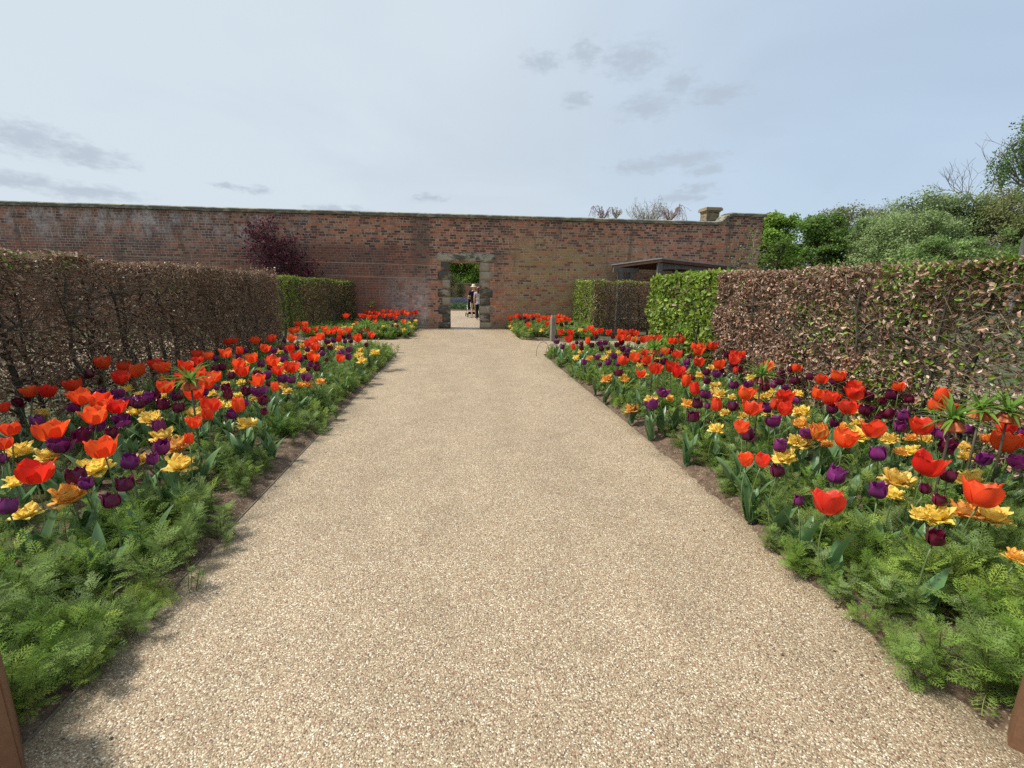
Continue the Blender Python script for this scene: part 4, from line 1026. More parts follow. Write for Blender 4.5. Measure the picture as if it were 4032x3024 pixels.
KIND = {'R': ('red_tulip', 'red tulip', 'open red tulip'), 'c': ('red_tulip', 'red tulip', 'closed red tulip'), 's': ('striped_tulip', 'striped tulip', 'yellow-flamed red tulip'),
        'd': ('purple_tulip', 'purple tulip', 'dark maroon tulip'), 'p': ('purple_tulip', 'purple tulip', 'violet purple tulip'),
        'y': ('yellow_tulip', 'yellow tulip', 'yellow double tulip'), 'o': ('yellow_tulip', 'yellow tulip', 'orange double tulip')}
GROUPS = {'red_tulip': 'red tulips', 'striped_tulip': 'striped tulips', 'purple_tulip': 'purple tulips', 'yellow_tulip': 'double yellow and orange tulips'}
ORD = ['first', 'second', 'third', 'fourth', 'fifth', 'sixth', 'seventh', 'eighth', 'ninth', 'tenth', 'eleventh', 'twelfth', 'thirteenth', 'fourteenth', 'fifteenth', 'sixteenth',
       'seventeenth', 'eighteenth', 'nineteenth', 'twentieth', 'twenty-first', 'twenty-second', 'twenty-third', 'twenty-fourth', 'twenty-fifth', 'twenty-sixth', 'twenty-seventh', 'twenty-eighth', 'twenty-ninth', 'thirtieth']
tulips, crowns = [], []
for line in TUL.strip().split('\n'):
    k, rest = line.split(':')
    for it in rest.split(';'):
        x, y, z, sz = map(float, it.split(','))
        (crowns if k == 'k' else tulips).append((k, x, y, z, sz))


def cell(k, x, y):
    side = 'left' if x < 0 else 'right'
    if y > 14.3: return (k, 'far', side, 'at the wall' if y > 16.7 else 'at its front')
    dep = 'near end' if y < 3.4 else ('front half' if y < 5.0 else ('middle' if y < 7.2 else 'far end'))
    e = abs(x) - (1.65 if x < 0 else 2.05)
    lat = 'by the path' if e < 0.95 else ('mid-bed' if e < 1.75 else 'by the hedge')
    return (k, dep, side, lat)


cells = {}
for i, tpl in enumerate(tulips):
    cells.setdefault(cell(*tpl[:3]), []).append(i)
LABEL = {}
for c, ids in cells.items():
    k, dep, side, lat = c
    what = KIND[k][2]
    ids = sorted(ids, key=lambda i: tulips[i][1] / tulips[i][2])
    if dep == 'far': place = 'bed %s of the doorway, %s' % (side, lat)
    elif lat == 'mid-bed': place = '%s bed, centre of its %s' % (side, dep) if dep != 'middle' else '%s bed, centre, halfway along' % side
    else: place = '%s bed %s, %s' % (side, lat, dep) if dep != 'middle' else '%s bed, %s halfway along' % (side, lat)
    for r, i in enumerate(ids):
        if len(ids) == 1: LABEL[i] = 'only %s in the %s' % (what, place)
        elif r == len(ids) - 1: LABEL[i] = 'rightmost %s in the %s' % (what, place)
        elif r == 0: LABEL[i] = 'leftmost %s in the %s' % (what, place)
        else: LABEL[i] = '%s, %s from left in the %s' % (what, ORD[r], place)

rt = random.Random(5)
DROP = {}
for i, (k, x, y, z, sz) in enumerate(tulips):
    name, cat, what = KIND[k]
    fm, h = FLOWERS[k][rt.randrange(len(FLOWERS[k]))]
    s = sz * rt.uniform(.95, 1.06)
    zb = max(z - h * s * 0.5, 0.08)
    lean = rt.uniform(0, .22); la = rt.uniform(0, 6.28)
    ox, oy = math.cos(la) * lean * zb, math.sin(la) * lean * zb     # the stem leans: the flower stays where it is, its foot moves
    if not (-4.9 < x - ox < -1.72 or 2.05 < x - ox < 4.85): ox *= -1
    dist = math.hypot(x, y)
    tilt = Euler((rt.gauss(0, .13), rt.gauss(0, .13), rt.uniform(0, 6.28)))
    if dist > 12.5:                                                  # too small in the picture to show parts
        root = link(name, None, None, (x - ox, y - oy, 0))
        mb = MB()
        me0 = fm
        V = np.empty(len(me0.vertices) * 3); me0.vertices.foreach_get('co', V); V = V.reshape(-1, 3)
        cc = np.empty(len(V) * 4); me0.attributes['Col'].data.foreach_get('color', cc); cc = cc.reshape(-1, 4)[:, :3]
        Rm = np.array(tilt.to_matrix())
        F3 = [p.vertices[:] for p in me0.polygons if len(p.vertices) == 3]; F4 = [p.vertices[:] for p in me0.polygons if len(p.vertices) == 4]
        mb.add((V * s) @ Rm.T + np.array((ox, oy, zb)), [np.array(F3, int).reshape(-1, 3), np.array(F4, int).reshape(-1, 4)], cc)
        mb.tube([(0, 0, -.02), (ox * .5, oy * .5, zb * .55), (ox, oy, zb + .004)], [.006, .005, .0045], 5, (.13, .19, .065))
        bpy.data.objects.remove(root)
        root = link(name, mb.mesh(name, M_PURPLE if k in 'pd' else M_PETAL, True), None, (x - ox, y - oy, 0))
    else:
        root = empty(name, (x - ox, y - oy, 0))
        f = link('flower', fm, root, (ox, oy, zb)); f.scale = (s, s, s); f.rotation_euler = tilt
        st = link('stem', STEMS[rt.randrange(len(STEMS))], root, (0, 0, -.02))
        v = Vector((ox, oy, zb + .024))
        st.rotation_euler = v.to_track_quat('Z', 'Y').to_euler()
        st.scale = (1.0, 1.0, v.length)
        for b in range((rt.choice((3, 4, 4)) if dist > 6 else 5)):
            lf = link('leaf', BLADES[rt.randrange(len(BLADES))], root, (rt.uniform(-.012, .012), rt.uniform(-.012, .012), rt.uniform(0, .05)))
            ls = rt.uniform(.75, 1.12) * (1.0 if k not in 'yo' else .9)
            lf.scale = (ls, ls, ls)
            lf.rotation_euler = (0, rt.uniform(-.12, .25), la + b * 2.3 + rt.uniform(-.5, .5))
    tag(root, LABEL[i], cat, GROUPS[name])

# ------------------------------------------------------------------ crown imperials
def crown_parts(seed, wilt):
    rs = random.Random(seed)
    mb = MB()
    for k in range(34):
        a = k * 2.4 + rs.uniform(-.3, .3); el_ = rs.uniform(.1, 1.35); L = rs.uniform(.13, .22)
        pts = [np.array((0, 0, .0))]
        for s in range(1, 5):
            e_ = el_ - s * rs.uniform(.10, .26)
            pts.append(pts[-1] + L / 4 * np.array((math.cos(a) * math.cos(e_), math.sin(a) * math.cos(e_), math.sin(e_))))
        side = np.array((-math.sin(a), math.cos(a), 0))
        w = [.004, .0095, .0095, .006, .0005]
        V = []
        for p, ww in zip(pts, w): V += [p - side * ww, p + np.array((0, 0, -.003)), p + side * ww]
        Q = [(i * 3 + j, i * 3 + j + 1, i * 3 + j + 4, i * 3 + j + 3) for i in range(4) for j in range(2)]
        g = np.array((.16, .29, .045)) * rs.uniform(.75, 1.25)
        mb.add(V, [np.array(Q)], g)
    tuft = mb.mesh('leaf_tuft', M_LEAF, True)
    mb = MB()
    prof = [(.006, 0), (.016, -.008), (.021, -.026), (.021, -.042), (.026, -.056)]
    mb.lathe(prof, 10, col=(.62, .16, .06) if not wilt else (.24, .06, .045))
    V = mb.v[0]
    V[:, 0] *= 1 + .12 * np.sin(np.arange(len(V)) * 1.9)
    bell = mb.mesh('bell_flower', M_PETAL, True)
    return tuft, bell


CI = {False: crown_parts(3, False), True: crown_parts(8, True)}
CLAB = {}
order = sorted(range(len(crowns)), key=lambda i: crowns[i][1] / crowns[i][2])
WILT = set()
for i in range(len(crowns)):
    _, x, y, z, sz = crowns[i]
    side = 'left' if x < 0 else 'right'
    if y > 14: CLAB[i] = 'small crown imperial against the wall above the far left red tulips'
    elif side == 'left': CLAB[i] = 'crown imperial with green leaf tuft %s of the left bed' % ('amid red tulips near the front' if y < 8 else 'at the far tip')
    elif y > 5: CLAB[i] = 'crown imperial whose tuft stands before the green hedge, right bed' if x > 3.9 else 'crown imperial tuft amid red tulips in the far half of the right bed'
    elif y < 4.5 and x < 3.1 and y > 3.2: CLAB[i] = 'crown imperial with drooping faded brown bells in the right bed'; WILT.add(i)
near3 = [i for i in order if i not in CLAB]
for i, w in zip(near3, ('leftmost', 'middle one', 'rightmost')): CLAB[i] = 'crown imperial with orange bells below the right hedge, %s of three' % w
for i, (k, x, y, z, sz) in enumerate(crowns):
    root = empty('crown_imperial', (x, y, 0), rt.uniform(0, 6))
    tag(root, CLAB[i], 'crown imperial', 'crown imperials')
    w = i in WILT
    s = min(max(sz * 1.6, 1.05), 1.4)
    zt = z - .02
    t = link('leaf_tuft', CI[w][0], root, (0, 0, zt)); t.scale = (s, s, s)
    mb = MB(); mb.tube([(0, 0, -.02), (.01, .005, zt * .5), (0, 0, zt + .01)], [.010, .009, .007], 7, (.10, .085, .055)); mb.obj('stem', M_STEM, root, None, True)
    mb = MB()
    for q in range(30):
        a = q * 2.4; zz = zt * (.12 + .33 * rt.random()); L = rt.uniform(.09, .14)
        d = np.array((math.cos(a), math.sin(a), .35)); sd = np.array((-math.sin(a), math.cos(a), 0)) * .010
        p = np.array((0, 0, zz))
        mb.add([p, p + d * L * .5 - sd, p + d * L + np.array((0, 0, -.03)), p + d * L * .5 + sd], [np.array([(0, 1, 2, 3)])], np.array((.10, .19, .04)) * rt.uniform(.8, 1.2))
    mb.obj('stem_leaves', M_LEAF, root)
    for q in range(7):
        a = q * .9
        b = link('bell_flower', CI[w][1], root, (.030 * math.cos(a), .030 * math.sin(a), zt - .012 - .006 * (q % 2)))
        b.rotation_euler = (-.38 * math.sin(a), .38 * math.cos(a), 0) if False else (.38 * math.sin(a), -.38 * math.cos(a), 0)
        b.scale = (1.05 * s,) * 3

# ================================================================== feathery ground cover
def fern_plant(seed):
    rs = np.random.default_rng(seed)
    mb = MB()
    # frond template along +X, unit length
    TV, TQ, TT = [], [], []
    def q4(a, b, c, d):
        n = len(TV); TV.extend([a, b, c, d]); TQ.append((n, n + 1, n + 2, n + 3))
    def t3(a, b, c):
        n = len(TV); TV.extend([a, b, c]); TT.append((n, n + 1, n + 2))
    def cz(x): return 0.16 * math.sin(x * 2.2) - .20 * x * x
    for i in range(6):
        x0, x1 = i / 6, (i + 1) / 6
        q4((x0, -.010, cz(x0)), (x1, -.008, cz(x1)), (x1, .008, cz(x1)), (x0, .010, cz(x0)))
    for i in range(7):
        x = .14 + .82 * i / 6
        pl = .33 * (math.sin(math.pi * (.22 + .74 * i / 6))) + .05
        for sg in (-1, 1):
            ax = .62 + rs.uniform(-.1, .1)
            d = np.array((math.cos(ax * 1.35), sg * math.sin(ax * 1.35), -.10)); d /= np.linalg.norm(d)
            nn = np.array((-d[1], d[0], 0)) * sg
            b = np.array((x, 0, cz(x)))
            w = .019
            q4(b, b + d * pl * .5 - nn * w, b + d * pl, b + d * pl * .5 + nn * w)
            for f_, ls in ((.34, .36), (.66, .30)):
                for s2 in (-1, 1):
                    o = b + d * pl * f_
                    tipp = o + (d * .75 + nn * s2 * .75) * pl * ls + np.array((0, 0, .015))
                    t3(o - d * pl * .055, o + d * pl * .055, tipp)
    TV = np.array(TV, float); TF = [np.array(TQ), np.array(TT)]
    nst = rs.integers(2, 4)
    base_g = np.array([(.19, .28, .072), (.22, .30, .11), (.165, .275, .045), (.235, .32, .058)][seed % 4])
    for s in range(nst):
        a0 = rs.uniform(0, 6.28); le = rs.uniform(.0, .35); H = rs.uniform(.13, .25)
        top = np.array((math.cos(a0) * le * H, math.sin(a0) * le * H, H)); b0 = rs.normal(0, .02, 3) * [1, 1, 0]
        mb.tube([b0 - [0, 0, .03], b0 + top * .5, b0 + top], [.0036, .003, .0022], 4, (.17, .20, .06), False)
        nf = rs.integers(12, 18)
        hh = rs.uniform(.12, 1.0, nf); hh[:3] = (1, .97, .9)
        az_ = np.arange(nf) * 2.4 + rs.uniform(0, 6)
        el_ = .15 + hh * rs.uniform(.3, .9, nf)
        X = np.stack([np.cos(az_) * np.cos(el_), np.sin(az_) * np.cos(el_), np.sin(el_)], -1)
        Yv = np.stack([-np.sin(az_), np.cos(az_), rs.normal(0, .15, nf)], -1); Yv /= np.linalg.norm(Yv, axis=1)[:, None]
        Zv = np.cross(X, Yv)
        rot = np.stack([X, Yv, Zv], 2)
        c = base_g * rs.uniform(.6, 1.45, (nf, 1)) + rs.uniform(0, .05, (nf, 1)) * (rs.random((nf, 1)) < .25) * np.array((1.2, 1, .1))
        mb.scatter(TV, TF, b0 + top * hh[:, None], rot, rs.uniform(.06, .125, nf) * (1.1 - .35 * hh), c)
    return mb.mesh('fern_leaf_plant', M_LEAF)


src = bpy.data.collections.new('fern_leaf_sources')          # not linked into the scene: only its copies show
for i in range(8):
    o = bpy.data.objects.new('fern_leaf_source', fern_plant(i)); src.objects.link(o)

gng = bpy.data.node_groups.new('scatter_plants', 'GeometryNodeTree')
gng.interface.new_socket('Geometry', in_out='INPUT', socket_type='NodeSocketGeometry')
gng.interface.new_socket('Geometry', in_out='OUTPUT', socket_type='NodeSocketGeometry')
gi = gng.nodes.new('NodeGroupInput'); go = gng.nodes.new('NodeGroupOutput')
ci = gng.nodes.new('GeometryNodeCollectionInfo'); ci.inputs['Collection'].default_value = src
ci.inputs['Separate Children'].default_value = True; ci.inputs['Reset Children'].default_value = True
ip = gng.nodes.new('GeometryNodeInstanceOnPoints'); ip.inputs['Pick Instance'].default_value = True
def attr(nm, ty):
    a = gng.nodes.new('GeometryNodeInputNamedAttribute'); a.data_type = ty; a.inputs['Name'].default_value = nm
    return a.outputs['Attribute']
lk = gng.links.new
lk(gi.outputs[0], ip.inputs['Points']); lk(ci.outputs[0], ip.inputs['Instance'])
lk(attr('idx', 'INT'), ip.inputs['Instance Index'])
lk(attr('rot', 'FLOAT_VECTOR'), ip.inputs['Rotation'])
lk(attr('scl', 'FLOAT_VECTOR'), ip.inputs['Scale'])
lk(ip.outputs[0], go.inputs[0])


def ground_cover(name, label, pts, scl, tilt=.30, hmul=None):
    n = len(pts)
    me = bpy.data.meshes.new(name)
    me.vertices.add(n); me.vertices.foreach_set('co', np.asarray(pts, np.float32).ravel())
    a = me.attributes.new('idx', 'INT', 'POINT'); a.data.foreach_set('value', rng.integers(0, 8, n).astype(np.int32))
    a = me.attributes.new('rot', 'FLOAT_VECTOR', 'POINT')
    a.data.foreach_set('vector', np.stack([rng.normal(0, tilt, n), rng.normal(0, tilt, n), rng.uniform(0, 6.28, n)], -1).astype(np.float32).ravel())
    a = me.attributes.new('scl', 'FLOAT_VECTOR', 'POINT')
    a.data.foreach_set('vector', np.stack([scl, scl, scl * (1 if hmul is None else hmul)], -1).astype(np.float32).ravel())
    o = link(name, me)
    md = o.modifiers.new('scatter', 'NODES'); md.node_group = gng
    return tag(o, label, 'ground cover', None, 'stuff')


def bed_points(x0, x1, y0, y1, n, edge, bare):
    x = rng.uniform(x0, x1, n); y = rng.uniform(y0, y1, n)
    e = edge(x, y)                                  # metres in from the bed's rim
    b = bare(y) + (vnoise(x, y, 1.6, 21) - .5) * .30 + (vnoise(x, y, 5, 22) - .5) * .14
    k = (e > b) & (np.hypot(x - 2.20, y - 1.12) > .26) & (np.hypot(x + 1.62, y - 1.35) > .26)
    k &= rng.random(n) < np.clip(.45 + 1.2 * vnoise(x, y, 1.1, 23) + .5 * (y < 2.4), 0, 1) * np.where((e > .75) & (y > 2.7) & (y < 14), np.where((x < 0) & (y < 6), .22, .42), 1.0)
    x, y, e, b = x[k], y[k], e[k], b[k]
    return np.stack([x, y, np.full(len(x), .01)], -1), np.clip((e - b) / .25, 0, 1)


pL, fL = bed_points(-4.55, -1.5, .7, 11.9, 3200, lambda x, y: np.minimum(-1.65 - x, 11.75 - y), lambda y: np.interp(y, [0, 1.6, 2.6, 3.4, 4.2, 5.5, 6.5, 8, 11, 12], [-.04, -.04, -.03, .0, .06, .10, .04, .0, .0, .0]))
ground_cover('feathery_foliage', 'feathery fern-like green foliage filling the left tulip bed', pL, (.62 + .5 * fL) * rng.uniform(.6, 1.35, len(pL)) * np.interp(pL[:, 1], [1, 2.4, 3.2, 12], [1.02, 1.0, .80, .95]))
pR, fR = bed_points(1.9, 4.5, .7, 11.5, 3200, lambda x, y: np.minimum(x - (2.16 - .017 * y), 11.35 - y), lambda y: np.interp(y, [0, 1.4, 2.2, 3.0, 4.0, 5.5, 6.5, 8, 10, 12], [-.06, -.06, -.03, .04, .10, .20, .22, .10, .0, .0]))
ground_cover('feathery_foliage', 'feathery fern-like green foliage filling the right tulip bed', pR, (.62 + .5 * fR) * rng.uniform(.6, 1.35, len(pR)) * np.interp(pR[:, 1], [1, 2.0, 3.0, 12], [1.1, 1.02, .85, .90]))
pf, ff = bed_points(-4.9, -1.7, 14.5, 17.9, 1150, lambda x, y: np.minimum(-1.72 - x, y - 14.5), lambda y: .02 + 0 * y)
ground_cover('feathery_foliage', 'grey-green feathery foliage of the far bed left of the doorway', pf, (.8 + .4 * ff) * rng.uniform(.85, 1.2, len(pf)))
pf, ff = bed_points(1.75, 4.3, 14.3, 17.9, 950, lambda x, y: np.minimum(x - 1.75, y - 14.35), lambda y: .02 + 0 * y)
ground_cover('feathery_foliage', 'grey-green feathery foliage of the far bed right of the doorway', pf, (.9 + .4 * ff) * rng.uniform(.85, 1.2, len(pf)))

# dry leaf scraps and small stones along the rims of the beds
def litter(label, x0, x1, y0, y1, n, name='leaf_litter', size=.022):
    x = rng.uniform(x0, x1, n); y = rng.uniform(y0, y1, n)
    p = np.stack([x, y, np.full(n, .028)], -1)
    nr = rng.normal(0, .35, (n, 3)); nr[:, 2] = 1
    mb = MB()
    mb.scatter(CURL_V, CURL_F, p, rot_from_normal(nr, rng.uniform(0, 6.28, n)), size * rng.uniform(.5, 1.6, n), pick([(.22, .14, .08), (.32, .23, .14), (.12, .075, .045), (.40, .32, .22)], n, .2))
    return tag(mb.obj(name, M_DRY), label, 'leaf litter', None, 'stuff')
litter('dry leaf scraps on the soil rim of the left bed', -2.35, -1.68, 1.0, 11.3, 600, size=.016)
litter('dry leaf scraps on the soil rim of the right bed', 2.15, 2.75, 1.0, 11.0, 550, size=.016)
litter('fallen brown leaves under the left hedge', -5.0, -4.2, 1.0, 11.8, 1600, size=.035)
litter('fallen brown leaves under the right hedge', 4.2, 5.0, 1.0, 11.0, 1600, size=.035)
x = np.concatenate([rng.uniform(-1.63, -1.2, 160), rng.uniform(1.4, 2.1, 200), rng.uniform(-1.5, 1.9, 26)]); n = len(x)
p = np.stack([x, rng.uniform(1.2, 12, n), np.full(n, .004)], -1)
mb = MB(); nr = rng.normal(0, .2, (n, 3)); nr[:, 2] = 1
mb.scatter(CURL_V, CURL_F, p, rot_from_normal(nr, rng.uniform(0, 6.28, n)), rng.uniform(.006, .02, n), pick([(.20, .13, .08), (.12, .08, .05)], n))
tag(mb.obj('leaf_litter', M_DRY), 'few small dry scraps lying on the gravel path', 'leaf litter', None, 'stuff')

# ================================================================== trees
def tree(name, label, base, H, lobes, n, leaf, pal, trunk_r=.22, bark=(.09, .075, .055), density_out=.55, twig=40, group=None, droop=0.0, cat='tree', stems=1, lean=(0, 0), jitter=.22, tmpl=None, crown_name='crown', twig_r=.012):
    """lobes: (dx, dy, z, r) clumps of the crown about the base"""
    root = empty(name, (base[0], base[1], 0))
    tag(root, label, cat, group)
    lobes = np.array(lobes, float)
    mb = MB()
    zt = lobes[:, 2].max()
    for s in range(stems):
        o = np.array((random.uniform(-.3, .3), random.uniform(-.3, .3), 0)) * (stems > 1) * trunk_r * 4
        tp = [o + np.array((lean[0] * t ** 1.5 + random.uniform(-.12, .12) * trunk_r * 4 * (t > 0), lean[1] * t ** 1.5 + random.uniform(-.12, .12) * trunk_r * 4 * (t > 0), -.1 + (zt * .9) * t)) for t in np.linspace(0, 1, 8)]
        mb.tube(tp, trunk_r * np.linspace(1.15, .18, 8) ** 1.2, 8, bark)
    tp = np.array(tp)
    for lx, ly, lz, lr in lobes:
        c = np.array((lx, ly, lz))
        i = int(np.clip(np.searchsorted(tp[:, 2], lz - lr * 1.2 - .15 * zt), 1, 6)); p0 = tp[i]
        mid_ = (p0 + c) / 2 + np.array((0, 0, -.12 * np.linalg.norm(c - p0)))
        mb.tube([p0, mid_, c], [trunk_r * .42, trunk_r * .28, trunk_r * .12], 5, bark, False)
        for k in range(twig):
            d = rng.normal(0, 1, 3); d[2] += .35; d /= np.linalg.norm(d)
            q0 = c + d * lr * .12 if k % 3 else mid_
            q2 = c + d * lr * random.uniform(.8, 1.12); q1 = (q0 + q2) / 2 + rng.normal(0, .09, 3) * lr
            mb.tube([q0, q1, q2], [twig_r * 1.6, twig_r, twig_r * .45], 3, np.array(bark) * random.uniform(.8, 1.4), False)
    mb.obj('trunk', M_BARK, root)
    if n:
        w = lobes[:, 3] ** 2; idx = rng.choice(len(lobes), n, p=w / w.sum())
        L = lobes[idx]
        # leaves gather in sprays inside each lobe
        nsp = max(len(lobes) * 26, 60)
        sp_l = rng.choice(len(lobes), nsp, p=w / w.sum())
        d = rng.normal(0, 1, (nsp, 3)); d[:, 2] += .15; d /= np.linalg.norm(d, axis=1)[:, None]
        sp = lobes[sp_l, :3] + d * (lobes[sp_l, 3] * rng.uniform(density_out, 1.08, nsp))[:, None]
        si = rng.integers(0, nsp, n)
        rr = lobes[sp_l[si], 3]
        p = sp[si] + rng.normal(0, 1, (n, 3)) * np.array((1, 1, .7)) * (rr * jitter)[:, None]
        if droop:
            t = rng.random(n); p = sp[si] + rng.normal(0, .10, (n, 3)) + np.stack([0 * t, 0 * t, -t * droop * rng.uniform(.5, 1.0, n)], -1)
        p[:, 2] = np.maximum(p[:, 2], .2)
        nr = rng.normal(0, .7, (n, 3)) + d[si] * .7; nr[:, 2] += .35
        spc = pick(pal, nsp, .14)
        cols = spc[si] * (1 + rng.uniform(-.18, .18, (n, 1)))
        mb = MB()
        mb.scatter(*(tmpl or (QUAD_V, QUAD_F)), p, rot_from_normal(nr, rng.uniform(0, 6.28, n)), leaf * rng.uniform(.6, 1.35, n), cols)
        tag(mb.obj(crown_name, M_LEAF, root), kind='stuff')
    return root


def crown(H, w, k, z0=.25, seed=0, sq=1.0, top=.5):
    rs = np.random.default_rng(seed)
    L = []
    for i in range(k):
        z = H * (z0 + (1 - z0) * ((i + .5) / k) ** .8)
        prof = math.sin(math.pi * min(1, max(.12, (z / H - z0 * .6) / (1.12 - z0 * .6)))) ** .7
        a = i * 2.4 + rs.uniform(-.4, .4); r = w * prof * rs.uniform(.35, .78)
        lr = w * rs.uniform(.30, .46) * (1 - .25 * (z / H))
        L.append((r * math.cos(a), r * math.sin(a) * sq, min(z, H - lr * .9), lr))
    return L


G1 = [(.20, .33, .055), (.26, .37, .07), (.15, .26, .04)]
G2 = [(.17, .26, .075), (.21, .30, .095), (.13, .21, .06)]
G3 = [(.28, .37, .15), (.33, .41, .18), (.23, .32, .12)]
G4 = [(.25, .255, .105), (.21, .245, .09), (.29, .275, .13), (.19, .235, .08)]
G5 = [(.16, .27, .06), (.20, .31, .075), (.12, .21, .045)]
TG = 'trees beyond the right hedge'
tree('broadleaf_tree', 'bright green bushy tree just right of the brick wall end', (26.5, 38.5), 7.6, crown(7.7, 2.6, 13, .12, 1), 22000, .19, G1, .2, group=TG)
tree('broadleaf_tree', 'fresh yellow-green low tree in front of the brick wall end', (18.8, 28.5), 4.6, crown(4.3, 1.5, 9, .12, 2), 9000, .15, [(.13, .20, .025), (.18, .26, .04), (.09, .15, .02)], .12, group=TG)
tree('broadleaf_tree', 'dark green round tree, second from the brick wall end', (34, 43), 8.4, crown(8.4, 3.4, 13, .12, 3), 22000, .21, G5, .25, group=TG)
tree('broadleaf_tree', 'brownish half-leafed tree showing above the dark green round tree', (43, 51), 10.6, crown(10.5, 5.0, 16, .12, 4), 20000, .20, G4, .25, group=TG, twig=55)
tree('willow_tree', 'pale green slope-topped willow thicket rising to the right', (39.0, 39.0), 8.2, crown(8.1, 5.0, 20, .08, 5), 38000, .17, G3, .25, group=TG)
tree('willow_tree', 'large pale olive willow, tallest rounded crown above the right hedge', (46.0, 43.0), 10.6, crown(10.5, 5.6, 22, .08, 6), 48000, .18, G3 + [(.13, .18, .075)], .35, group=TG, stems=2)
tree('willow_tree', 'lower grey-green willow bush right behind the right hedge', (36.5, 32.5), 5.6, crown(5.6, 3.3, 11, .1, 7), 18000, .17, G2 + G3[:1], .2, group=TG)
tree('broadleaf_tree', 'brown-olive half-leafed tree next to the tallest willow', (50.0, 39.5), 10.6, crown(10.4, 5.0, 18, .08, 8), 32000, .17, G4, .28, group=TG, twig=60)
tree('broadleaf_tree', 'brown-olive tree at the right picture edge under the bare tree', (49.5, 35.0), 9.9, crown(9.7, 5.0, 18, .06, 9), 32000, .17, G4 + G2[:1], .28, group=TG, twig=60)
tree('broadleaf_tree', 'dark green low tree beside the brown-olive trees at the right edge', (45.0, 31.5), 8.2, crown(8.0, 3.0, 12, .1, 14), 12000, .22, G5, .25, group=TG)
tree('broadleaf_tree', 'dark bushes filling in below the willows', (41.5, 35.0), 5.6, crown(5.2, 4.2, 12, .06, 15), 11000, .22, G2, .2, group=TG)
tree('broadleaf_tree', 'grey-green leafy tree filling the dip between the dark round tree and the willows', (38.2, 42.5), 8.2, crown(8.1, 3.2, 14, .08, 17), 20000, .18, G3 + G2, .22, group=TG)
# outside the frame to the right: what a step aside would show
tree('broadleaf_tree', 'green tree past the right picture edge', (55, 28), 11.5, crown(11, 5, 15, .1, 16), 12000, .3, G2, .3, group=TG)
# bare tree
def bare_tree(name, label, base, H, spread, seed, bark, depth=5, group=None, weep=0.0, r0=.16, leafcol=None, nleaf=0, up=.35, leafsize=.1, droop_len=1.0):
    rs = random.Random(seed)
    root = empty(name, (base[0], base[1], 0)); tag(root, label, 'tree', group)
    mb = MB(); tips = []
    def grow(p, d, L, r, lev):
        pts = [p]; dd = d.copy()
        for s in range(4):
            dd = dd + Vector((rs.gauss(0, .13), rs.gauss(0, .13), rs.gauss(0, .10) + (up * .12 if not weep else (-weep * .32 if lev <= 2 else .05))))
            dd.normalize(); pts.append(pts[-1] + dd * L / 4)
        mb.tube([tuple(q) for q in pts], np.linspace(r, r * .55, 5), 5 if lev > 3 else 3, np.array(bark) * rs.uniform(.85, 1.2), False)
        if lev <= 2: tips.extend(pts[2:])
        if lev == 0: return
        for k in range(rs.choice((2, 3, 3)) if lev < depth else 4):
            i = rs.choice((2, 3, 4, 4))
            a = rs.uniform(0, 6.28); sp = spread * rs.uniform(.5, 1.2)
            ax = Vector((math.cos(a), math.sin(a), 0.15))
            nd = (dd + ax * sp).normalized()
            grow(pts[i], nd, L * rs.uniform(.62, .85), r * .58, lev - 1)
    grow(Vector((0, 0, -.1)), Vector((0, 0, 1)), H * .36, r0, depth)
    mb.obj('trunk', M_BARK, root)
    if nleaf:
        T = np.array([tuple(t) for t in tips]); i = rng.integers(0, len(T), nleaf)
        mb = MB()
        dz_ = rng.random((nleaf, 1)) * np.array((0, 0, -droop_len))
        mb.scatter(QUAD_V, QUAD_F, T[i] + rng.normal(0, .06, (nleaf, 3)) + dz_, rot_from_normal(rng.normal(0, 1, (nleaf, 3)), rng.uniform(0, 6.28, nleaf)), leafsize * rng.uniform(.6, 1.3, nleaf), pick(leafcol, nleaf, .2))
        mb.obj('crown', M_LEAF, root)
    return root


bare_tree('bare_tree', 'tall bare spreading tree against the sky at the right edge', (51.5, 40.0), 17.5, .75, 3, (.10, .085, .08), 6, TG, r0=.34)
bare_tree('bare_tree', 'smaller bare twiggy tree left of the tall bare tree', (50.5, 42.5), 13.5, .8, 12, (.12, .10, .085), 5, TG, r0=.22)
tree('birch_tree', 'weeping birch with hanging dark green sprays at the right edge', (38.2, 29.3), 13.5,
     [(-3.1, 0, 10.4, .55), (-2.4, .2, 11.0, .7), (-1.9, 0, 12.2, .6), (-1.5, .3, 10.6, .7), (-.7, 0, 11.7, .9), (-.5, 0, 13.2, .9), (.8, 0, 12.6, 1.2), (.5, 0, 10.4, 1.2), (1.8, .4, 11.4, 1.2), (-2.2, .3, 9.4, .5)],
     7500, .14, [(.12, .20, .055), (.13, .21, .06), (.08, .14, .04)], .2, (.24, .22, .19), .85, 26, TG, droop=2.3, twig_r=.012)
